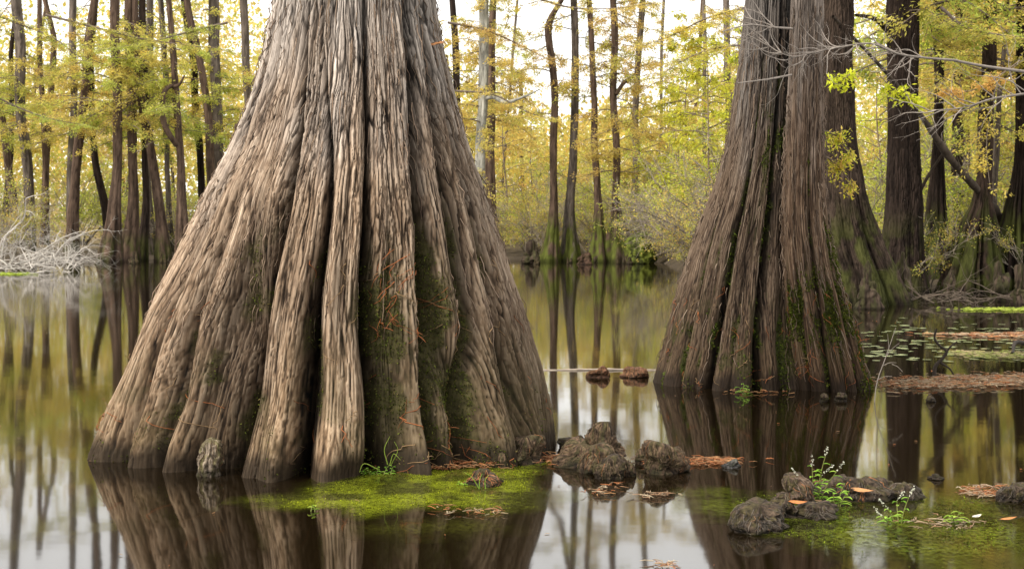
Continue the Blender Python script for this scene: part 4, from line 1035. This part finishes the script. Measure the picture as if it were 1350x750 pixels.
# algae mats just over the water
def mat_sheet(name, label, poly, cols, amax, nsc, seed, z=.004, edge=.22, disp=.006, cell=.022, gloss=.12, tufts=0, thr=.45, solid=.25):
    W = np.array([wl(x, y)[:2] for x, y in poly]); lo = W.min(0) - .15; hi = W.max(0) + .15
    xs = np.arange(lo[0], hi[0], cell); ys = np.arange(lo[1], hi[1], cell)
    X, Y = np.meshgrid(xs, ys)
    # signed distance to the polygon
    dist = np.full(X.shape, 1e9); ins = np.zeros(X.shape, bool)
    for a, b in zip(W, np.roll(W, -1, 0)):
        e = b - a; t = np.clip(((X - a[0]) * e[0] + (Y - a[1]) * e[1]) / (e @ e), 0, 1)
        dist = np.minimum(dist, np.hypot(X - a[0] - t * e[0], Y - a[1] - t * e[1]))
        c = ((a[1] > Y) != (b[1] > Y)) & (X < (b[0] - a[0]) * (Y - a[1]) / (b[1] - a[1] + 1e-12) + a[0]); ins ^= c
    sd = np.where(ins, dist, -dist)
    nn = fbm(X * nsc, Y * nsc, seed, 5); n2 = fbm(X * nsc * .35, Y * nsc * .35, seed + 5, 3)
    mask = sstep(-.12, edge, sd + (nn - .5) * .45 + (n2 - .5) * .35) * amax
    Z = z + disp * fbm(X * 25, Y * 25, seed + 9, 3) * sstep(.3, .9, mask)
    V = np.stack([X, Y, Z], -1); n, m_ = X.shape
    i = np.arange(n - 1)[:, None] * m_; j = np.arange(m_ - 1)[None]
    f = np.stack([i + j, i + j + 1, i + m_ + j + 1, i + m_ + j], -1).reshape(-1, 4)
    mv = mask.ravel()[f].max(1) > .02; f = f[mv]
    used = np.unique(f); remap = np.zeros(n * m_, int); remap[used] = np.arange(len(used))
    c0, c1, c2 = [np.array(c) for c in cols]; q = fbm(X * nsc * 2.2, Y * nsc * 2.2, seed + 3, 4)[..., None]
    col = c0 + (c1 - c0) * sstep(.3, .6, q); col = col + (c2 - col) * sstep(.58, .75, n2[..., None] * .5 + q * .5)
    mat, nt, out = new_mat(name + '_surface'); L = nt.links.new
    pz = N(nt, 'ShaderNodeBsdfPrincipled'); pz.inputs['Roughness'].default_value = gloss; pz.inputs['IOR'].default_value = 1.4
    a = N(nt, 'ShaderNodeAttribute', attribute_name='Col'); w = N(nt, 'ShaderNodeAttribute', attribute_name='wet')
    tc = N(nt, 'ShaderNodeTexCoord'); ns = N(nt, 'ShaderNodeTexNoise'); ns.inputs['Scale'].default_value = 38; ns.inputs['Detail'].default_value = 5
    L(tc.outputs['Object'], ns.inputs['Vector'])
    mr = N(nt, 'ShaderNodeMapRange'); mr.inputs['From Min'].default_value = .3; mr.inputs['From Max'].default_value = .7; mr.inputs['To Min'].default_value = .5; mr.inputs['To Max'].default_value = 1.5
    L(ns.outputs['Fac'], mr.inputs['Value'])
    mx = N(nt, 'ShaderNodeMix', data_type='RGBA', blend_type='MULTIPLY'); mx.inputs['Factor'].default_value = 1
    L(a.outputs['Color'], mx.inputs['A']); L(mr.outputs[0], mx.inputs['B']); L(mx.outputs['Result'], pz.inputs['Base Color'])
    tr = N(nt, 'ShaderNodeBsdfTransparent'); ms = N(nt, 'ShaderNodeMixShader')
    al = N(nt, 'ShaderNodeMath', operation='MULTIPLY'); mr2 = N(nt, 'ShaderNodeMapRange'); mr2.inputs['From Min'].default_value = thr - .17; mr2.inputs['From Max'].default_value = thr + .05
    L(ns.outputs['Fac'], mr2.inputs['Value'])
    mxa = N(nt, 'ShaderNodeMath', operation='MAXIMUM'); mxb = N(nt, 'ShaderNodeMath', operation='SUBTRACT'); mxb.inputs[1].default_value = solid
    L(w.outputs['Fac'], mxb.inputs[0]); L(mr2.outputs[0], mxa.inputs[0]); L(mxb.outputs[0], mxa.inputs[1])
    L(w.outputs['Fac'], al.inputs[0]); L(mxa.outputs[0], al.inputs[1])
    L(al.outputs[0], ms.inputs[0]); L(tr.outputs[0], ms.inputs[1]); L(pz.outputs[0], ms.inputs[2]); L(ms.outputs[0], out.inputs[0])
    o = link(name, make_mesh(name, V.reshape(-1, 3)[used], remap[f], col.reshape(-1, 3)[used], mask.ravel()[used]), mat)
    tag(o, label, 'algae', kind='stuff')
    if tufts:
        w_ = (mask.ravel() ** 2) * (nn.ravel() > .45); idx = rng.choice(len(w_), tufts, p=w_ / w_.sum())
        P = V.reshape(-1, 3)[idx] + np.stack([rng.uniform(-.02, .02, tufts), rng.uniform(-.02, .02, tufts), np.zeros(tufts)], 1)
        d = rdir(tufts) * [1, 1, .3] + [0, 0, .45]
        c = (col.reshape(-1, 3)[idx]) * rng.uniform(.7, 1.8, (tufts, 1))
        mb = MB(); mb.leaves(P, d, rdir(tufts), rng.uniform(.006, .014, tufts), rng.uniform(.004, .008, tufts), c)
        tag(mb.build('moss_leaflets', M_moss, o), kind='stuff')
    return o
GA = ((.055, .06, .009), (.15, .175, .012), (.23, .26, .018))
mat_sheet('algae_mat', 'bright yellow-green moss and algae mat floating at the front foot of the giant cypress',
          [(330, 662), (400, 648), (440, 636), (490, 622), (520, 612), (640, 612), (740, 606), (745, 640), (722, 668), (640, 678), (560, 676), (480, 690), (400, 672)], GA, .95, 2.6, 701, edge=.30, disp=.003, tufts=2200, thr=.42, solid=.06)
mat_sheet('algae_film', 'olive green algae film under the heap of knees at the lower right',
          [(925, 640), (990, 650), (1080, 655), (1160, 668), (1230, 650), (1360, 662), (1380, 720), (1300, 770), (1060, 730), (960, 690), (900, 690)], ((.04, .045, .008), (.10, .12, .012), (.16, .18, .02)), .62, 2.2, 702, edge=.3, gloss=.08, tufts=1500, thr=.5)
mat_sheet('algae_film', 'dim green algae patch on the water left of the lower right heap', [(880, 650), (960, 640), (1000, 655), (960, 680), (900, 675)], ((.04, .045, .008), (.10, .12, .012), (.14, .16, .02)), .5, 3, 703, z=.006, edge=.25, gloss=.08)
mat_sheet('algae_film', 'thin olive algae veil on the dark water before the green moss mat', [(420, 690), (560, 680), (730, 672), (700, 705), (560, 720), (450, 715)], ((.04, .035, .008), (.08, .08, .012), (.12, .10, .02)), .35, 2.5, 704, z=.006, edge=.4, gloss=.08)

# ------------------------------------------------------------------ floating needle rafts and litter
def raft(name, label, poly, n, cols, L=.06, z=.008, thick=.012, seed=0, rad=.0022, leaves=True):
    r = np.random.default_rng(seed + 900); W = np.array([wl(x, y)[:2] for x, y in poly]); mb = MB(); cnt = 0
    lo, hi = W.min(0), W.max(0)
    while cnt < n:
        p = r.uniform(lo, hi); ins = False
        for a, b in zip(W, np.roll(W, -1, 0)):
            if ((a[1] > p[1]) != (b[1] > p[1])) and (p[0] < (b[0] - a[0]) * (p[1] - a[1]) / (b[1] - a[1] + 1e-12) + a[0]): ins = not ins
        cnt += .2
        if not ins: continue
        if fbm(np.array([p[0] * 7.]), np.array([p[1] * 11.]), seed, 3)[0] < .46: continue
        cnt += .8
        p = p + r.normal(size=2) * (hi - lo) * .06 * (1 + 2 * (r.random() < .15)); az = r.uniform(0, 2 * PI); l = L * r.uniform(.4, 1.4); c = np.array(cols[r.integers(0, len(cols))]) * r.uniform(.6, 1.3)
        a = np.array([p[0], p[1], z + r.random() * thick]); e = a + [math.cos(az) * l, math.sin(az) * l, r.normal() * .003]
        mid = (a + e) / 2 + [r.normal() * l * .15, r.normal() * l * .15, .003]
        mb.tube([a, mid, e], [rad, rad, rad * .5], c, 4)
        if leaves and r.random() < .5:
            k = 4; cc = a + (e - a) * r.random((k, 1)); mb.leaves(cc, rdir(k) * [1, 1, .2], np.array([0, 0, 1.]) + rdir(k) * .3, l * .35, l * .09, np.tile(c, (k, 1)))
    return tag(mb.build(name, M_needle), label, 'litter', kind='stuff')
RUST = [(.32, .12, .045), (.26, .095, .035), (.34, .18, .08), (.20, .11, .055)]
TAN = [(.30, .22, .14), (.24, .165, .10), (.34, .27, .18), (.26, .15, .085)]
raft('needle_raft', 'rust-orange needles heaped along the front foot of the giant cypress', [(505, 618), (545, 611), (620, 613), (690, 610), (640, 619), (560, 622)], 700, RUST, thick=.03, seed=1)
raft('needle_raft', 'orange needle line between the clump of knees and the shaggy knee', [(838, 608), (860, 606), (950, 606), (985, 610), (930, 616), (880, 616)], 350, RUST, seed=2)
raft('needle_raft', 'rust needles gathered behind the rounded knee right of the giant trunk', [(715, 604), (742, 600), (744, 610), (720, 613)], 120, RUST, seed=3)
raft('needle_raft', 'thin orange needle wisp before the clump of knees', [(770, 652), (800, 641), (822, 640), (815, 650), (785, 657)], 45, TAN + RUST, seed=4)
raft('needle_raft', 'pale wisp of floating debris right of the clump of knees', [(835, 655), (860, 651), (888, 653), (860, 659)], 35, TAN, seed=5)
raft('needle_raft', 'orange needle raft beside the knee at the right picture edge', [(1238, 652), (1280, 645), (1325, 642), (1322, 652), (1280, 656)], 300, RUST + TAN, seed=6)
raft('needle_raft', 'tan litter round the sprouts at the lower right', [(1195, 690), (1240, 684), (1300, 690), (1290, 700), (1230, 700)], 60, TAN, seed=7)
raft('needle_raft', 'tan litter along the right side of the heap of knees', [(1085, 664), (1150, 664), (1160, 670), (1100, 670)], 140, TAN, seed=8)
raft('needle_raft', 'orange leaf crumbs at the bottom edge below the clump of knees', [(800, 752), (830, 742), (880, 744), (890, 752)], 40, RUST + TAN, seed=9)
raft('needle_raft', 'pale crumbs on the lower edge of the green moss mat', [(560, 672), (590, 670), (600, 676), (668, 673), (672, 680), (620, 679)], 50, RUST + TAN, seed=10)
raft('needle_raft', 'long brown needle raft drifting right of the twin-stemmed cypress', [(1150, 507), (1180, 502), (1240, 499), (1300, 497), (1390, 495), (1390, 505), (1320, 509), (1220, 513), (1160, 511)], 2400, TAN + RUST + [(.20, .15, .10), (.24, .17, .09)], L=.08, thick=.025, seed=11, rad=.0028)
raft('needle_raft', 'rust needles lying at the foot of the twin-stemmed cypress', [(952, 514), (1000, 516), (1035, 518), (1000, 520), (960, 517)], 60, RUST, seed=12, rad=.003)
raft('needle_raft', 'reddish line of needles floating farther out between the lily pads', [(1230, 441), (1300, 440), (1390, 438), (1390, 445), (1300, 446)], 500, TAN + RUST, L=.12, seed=13, rad=.005)
raft('duckweed_line', 'bright green streak of duckweed along the right bank waterline', [(1270, 407), (1390, 406), (1390, 410), (1280, 410)], 500, [(.22, .28, .03), (.28, .32, .05)], L=.08, seed=14, rad=.007)
raft('duckweed_line', 'bright green streak of duckweed in front of the white brush pile', [(-20, 360.5), (36, 360), (34, 362.5), (-20, 363)], 350, [(.25, .34, .03), (.30, .36, .05)], L=.14, seed=15, rad=.006)
raft('duckweed_line', 'olive streak of floating weed near the lily pads', [(1245, 463), (1350, 466), (1390, 474), (1350, 476), (1270, 470)], 500, [(.22, .24, .06), (.30, .24, .12)], L=.09, seed=16, rad=.004)

raft('floating_specks', 'sparse leaf crumbs and specks drifting over the open water', [(-60, 400), (1400, 400), (1500, 800), (-200, 800)], 420, TAN + RUST, L=.022, z=.003, thick=.002, seed=30, rad=.0016)
# half sunk log with two root-wad tufts between the big trees
mb = MB(); a = wl(716, 488); b = wl(870, 488)
mb.tube(smooth([a + [0, 0, 0], (a + b) / 2 + [0, 0, .008], b], 24), .010 + .002 * rng.normal(size=24), (.30, .25, .20), 8)
o = mb.build('floating_log', M_wood); tag(o, 'thin pale half-sunk log lying on the water between the giant and the twin-stemmed cypress', 'log')
for (px, w, h, s, lab) in ((791, 32, 17, 61, 'dark fibrous root tuft on the half-sunk log, left of two'), (838, 40, 15, 62, 'reddish fibrous root tuft on the half-sunk log, right of two')):
    k = knee(px, 498, w, h, s, ((.18, .09, .055), (.03, .018, .012), (.06, .04, .02)), lab, 'root tuft', 'root_tuft', taper=.6, hairy=.08, rough=.25)
    rooty(k, 140, 0, 0, [(.24, .11, .06), (.12, .07, .04), (.3, .16, .08)], s)

# lily pads
def pad_mesh():
    t = np.linspace(.25, 2 * PI - .25, 22); v = [[0, 0, 0]] + [[math.cos(a) * (1 + .04 * math.sin(5 * a)), math.sin(a) * (1 + .04 * math.sin(5 * a)), .05 * math.sin(3 * a) * .4] for a in t]
    f = [[0, i, i + 1, i + 1] for i in range(1, 22)]
    v = np.array(v); tri = np.array([[0, i, i + 1] for i in range(1, 22)])
    c = np.tile([.15, .19, .08], (len(v), 1)); c[0] = [.30, .30, .14]
    return make_mesh('lily_pad', v, tri, c)
M_pad = surf_mat('pad_surface', .35, 8, .3, 0, spec=.5)
pm = pad_mesh()
for i in range(190):
    y = rng.choice([rng.uniform(414, 490), rng.normal(452, 7), rng.normal(468, 6), rng.normal(437, 4)]); x = rng.uniform(1135, 1390)
    if y < 411 or y > 490: continue
    if y > 478 and x > 1180: continue
    p = wl(x, y); p[2] = .006 + .004 * rng.random()
    o = link('lily_pad', pm, M_pad); o.location = p; s = rng.uniform(.03, .07); o.scale = (s * rng.uniform(.9, 1.3), s, s); o.rotation_euler = (rng.normal() * .02, rng.normal() * .02, rng.uniform(0, 6.28))
    tag(o, 'small round pale green lily pad floating right of the twin-stemmed cypress', 'lily pad', 'lily pads on the right-hand water')

# ------------------------------------------------------------------ sprouts
def herb(label, p, stems, leaf=(.07, .018), flowers=True, seed=0, col=((.22, .36, .05), (.30, .42, .07), (.16, .28, .04)), nl=7):
    r = np.random.default_rng(seed + 50); st = MB(); lf = MB(); fls = []
    for (dx, h, lean) in stems:
        n = 10; t = np.linspace(0, 1, n)
        P = np.stack([dx + lean * t ** 1.5 * h, r.normal() * .04 * t, h * t * (1 - .08 * t)], 1)
        st.tube(P, np.linspace(.0035, .0018, n), (.20, .22, .07), 5)
        for k in range(nl):
            tt = (k + .6) / nl; q = np.array([np.interp(tt, t, P[:, c]) for c in range(3)])
            az = k * 2.4 + r.random(); l = leaf[0] * (1.15 - .5 * tt) * r.uniform(.8, 1.2)
            d = np.array([math.cos(az), math.sin(az) * .7, .5]); d /= np.linalg.norm(d)
            sdv = np.cross(d, [0, 0, 1]); sdv /= np.linalg.norm(sdv)
            ts = np.linspace(0, 1, 6); mid = q + np.outer(ts, d) * l + np.outer(ts ** 2, [0, 0, -.55]) * l
            wv = leaf[1] * np.sin(PI * ts ** .75) * .5 + .0006
            V = np.stack([mid + sdv * wv[:, None] + [0, 0, .003], mid, mid - sdv * wv[:, None] + [0, 0, .003]], 1).reshape(-1, 3)
            f = []
            for i in range(5):
                for j in range(2): f.append([i * 3 + j, i * 3 + j + 1, i * 3 + 4 + j, i * 3 + 3 + j])
            lf.add(V, f, np.array(col[r.integers(0, len(col))]) * r.uniform(.8, 1.3))
        if flowers:
            tip = P[-1]; e = tip + [lean * .05 + .02 * r.normal(), 0, .05]; fl = MB(); fls.append(fl)
            m = 26; s = r.random((m, 1)); c = tip + (e - tip) * s + r.normal(size=(m, 3)) * .003
            fl.leaves(c, rdir(m), rdir(m), .008, .006, np.tile([.62, .62, .50], (m, 1)))
    root = empty('green_sprout', p); tag(root, label, 'plant')
    st.build('stem', M_moss, root); lf.build('foliage', M_leaf, root)
    for fl in fls: fl.build('flower_spike', M_moss, root)
    return root
def wz(px, py, z=0.0):
    p = wl(px, py); p[2] = z; return p
herb('tallest white-flowered green herb growing from the heap of knees', at(1072, 662, 7.6), [(0, .22, -.05), (.02, .27, .18), (.04, .2, .35), (-.02, .14, -.3), (.03, .16, .1)], seed=1)
herb('broad-leaved green herb growing right of the tall white-flowered one', at(1100, 668, 7.45), [(0, .10, -.2), (.02, .13, .35), (.03, .09, .6)], (.075, .024), False, seed=2, nl=5)
herb('green herb with thin flower stalks standing in the water right of the heap', wz(1180, 690, -.01), [(0, .09, -.4), (.02, .11, .2), (.03, .16, .25), (-.03, .06, -.8)], (.06, .014), True, seed=3, nl=5)
herb('low light green sprout in the water at the lower right', wz(1258, 692, -.01), [(0, .07, -.3), (.01, .08, .3), (-.01, .06, 0)], (.085, .016), False, seed=4, nl=5)
herb('small light green sprout at the foot of the twin-stemmed cypress', wz(981, 520, -.01), [(0, .11, 0), (.01, .09, .4), (-.01, .08, -.4)], (.08, .016), False, seed=5, nl=5)
herb('yellow-green cress tuft at the left end of the orange needles', wz(497, 626, 0), [(-.04, .05, -.5), (0, .05, 0), (.04, .05, .5), (.08, .04, .2), (-.08, .03, -.2)], (.03, .016), False, seed=6, nl=6)
herb('tiny two-leaved sprout at the left edge of the moss mat', wz(410, 674, 0), [(0, .035, .2), (.02, .03, -.3)], (.035, .016), False, seed=7, nl=3)
herb('small pale sprout left of the stone-like knee', wz(607, 641, 0), [(0, .03, -.3), (.02, .03, .3)], (.03, .016), False, seed=8, nl=4)
mb = MB()
for (a, b, c) in (((632, 644), (621, 628), (612, 622)), ((632, 644), (633, 630), (636, 624)), ((640, 644), (640, 632), (644, 626))):
    d = wl(632, 646)[1]; mb.tube(smooth([at(*a, d - .02), at(*b, d - .04), at(*c, d - .05)], 10), np.linspace(.003, .001, 10), (.26, .36, .06), 4)
tag(mb.build('grass_blade', M_leaf), 'few curved green grass blades in front of the stone-like knee', 'grass')
mb = MB()
for (a, b, c) in (((511, 612), (507, 590), (514, 575)), ((514, 612), (520, 598), (528, 606)), ((498, 618), (478, 612), (474, 622)), ((516, 612), (524, 590), (520, 582))):
    d = 8.15; mb.tube(smooth([at(*a, d), at(*b, d - .04), at(*c, d - .05)], 10), np.linspace(.003, .001, 10), (.26, .34, .07), 4)
tag(mb.build('grass_blade', M_leaf), 'thin grass blades arching at the crease of the giant trunk above the needles', 'grass')

def fallen_leaf(px, py, z, s, c, label, rz, tilt=.2):
    lf = MB(); r = np.linspace(0, 1, 6); w = .5 * np.sin(PI * r ** .8) * .45 + .004
    V = np.stack([np.stack([r, w, .15 * r ** 2], 1), np.stack([r, 0 * r, .15 * r ** 2 - .03], 1), np.stack([r, -w, .15 * r ** 2], 1)], 1).reshape(-1, 3) * s
    f = [[i * 3 + j, i * 3 + j + 1, i * 3 + 4 + j, i * 3 + 3 + j] for i in range(5) for j in range(2)]
    lf.add(V, f, c); o = lf.build('fallen_leaf', M_needle); p = wl(px, py); p[2] = z
    if z > .02:
        best = None
        for q in KNEES:
            v = np.empty(len(q.data.vertices) * 3, np.float32); q.data.vertices.foreach_get('co', v); v = v.reshape(-1, 3) + np.array(q.location)
            for dd in np.arange(6.3, 8.2, .02):       # first knee surface on the sight line of this pixel
                c = at(px, py, dd); m_ = (np.abs(v[:, 0] - c[0]) < .012) & (np.abs(v[:, 1] - c[1]) < .012)
                if m_.any() and v[m_, 2].max() >= c[2] and (best is None or dd < best[0]): best = (dd, c[0], c[1], v[m_, 2].max()); break
        if best: p = np.array([best[1], best[2] + .02, best[3] + .006])
    o.location = p; o.rotation_euler = (tilt, tilt, rz); tag(o, label, 'leaf')
fallen_leaf(1040, 673, .105, .10, (.42, .16, .05), 'orange fallen leaf lying on the flat front knee of the heap', .2)
fallen_leaf(1122, 648, .14, .12, (.45, .22, .09), 'tan-orange fallen leaf on top of the largest dark knee of the heap', -.3)
fallen_leaf(1318, 686, .008, .09, (.42, .18, .06), 'orange leaf afloat near the right picture edge', .1, .02)
fallen_leaf(1282, 683, .008, .07, (.55, .50, .42), 'pale curled leaf afloat beside the low light green sprout', .6, .05)

# ------------------------------------------------------------------ camera, light, sky
cam = bpy.data.cameras.new('camera'); co = bpy.data.objects.new('camera', cam); COL.objects.link(co)
co.location = (0, 0, H); co.rotation_euler = (RAD(90), 0, 0)
cam.sensor_width = 36; cam.lens = F / 1350 * 36; cam.shift_y = -(375 - Y0) / 1350
cam.clip_end = 3000; cam.clip_start = .05
cam.dof.use_dof = True; cam.dof.focus_distance = 9.0; cam.dof.aperture_fstop = 7.5
sc.camera = co

sd = np.array([-.80, -.62, .85]); sd /= np.linalg.norm(sd)
sun = bpy.data.lights.new('sun', 'SUN'); sun.energy = 4.6; sun.angle = RAD(10); sun.color = (1, .93, .83)
so = bpy.data.objects.new('sun', sun); COL.objects.link(so)
from mathutils import Vector
so.rotation_euler = Vector(sd).to_track_quat('Z', 'Y').to_euler()
w = bpy.data.worlds.new('World'); sc.world = w; w.use_nodes = True; nt = w.node_tree; nt.nodes.clear()
sky = N(nt, 'ShaderNodeTexSky', sky_type='NISHITA'); sky.sun_disc = False
sky.sun_elevation = math.asin(sd[2]); sky.sun_rotation = math.atan2(sd[0], sd[1])
mx = N(nt, 'ShaderNodeMix', data_type='RGBA'); mx.inputs['Factor'].default_value = .85; mx.inputs['B'].default_value = (17.6, 17.2, 16.5, 1)
bg = N(nt, 'ShaderNodeBackground'); bg.inputs['Strength'].default_value = .12
ow = N(nt, 'ShaderNodeOutputWorld')
nt.links.new(sky.outputs[0], mx.inputs['A']); nt.links.new(mx.outputs['Result'], bg.inputs[0]); nt.links.new(bg.outputs[0], ow.inputs[0])
sc.view_settings.view_transform = 'Standard'; sc.view_settings.look = 'None'; sc.view_settings.exposure = 0; sc.view_settings.gamma = 1
sc.render.engine = 'CYCLES'; sc.cycles.use_denoising = True
sc.cycles.max_bounces = 6; sc.cycles.transparent_max_bounces = 12; sc.cycles.diffuse_bounces = 4; sc.cycles.glossy_bounces = 3; sc.cycles.transmission_bounces = 4
sc.cycles.sample_clamp_indirect = 6
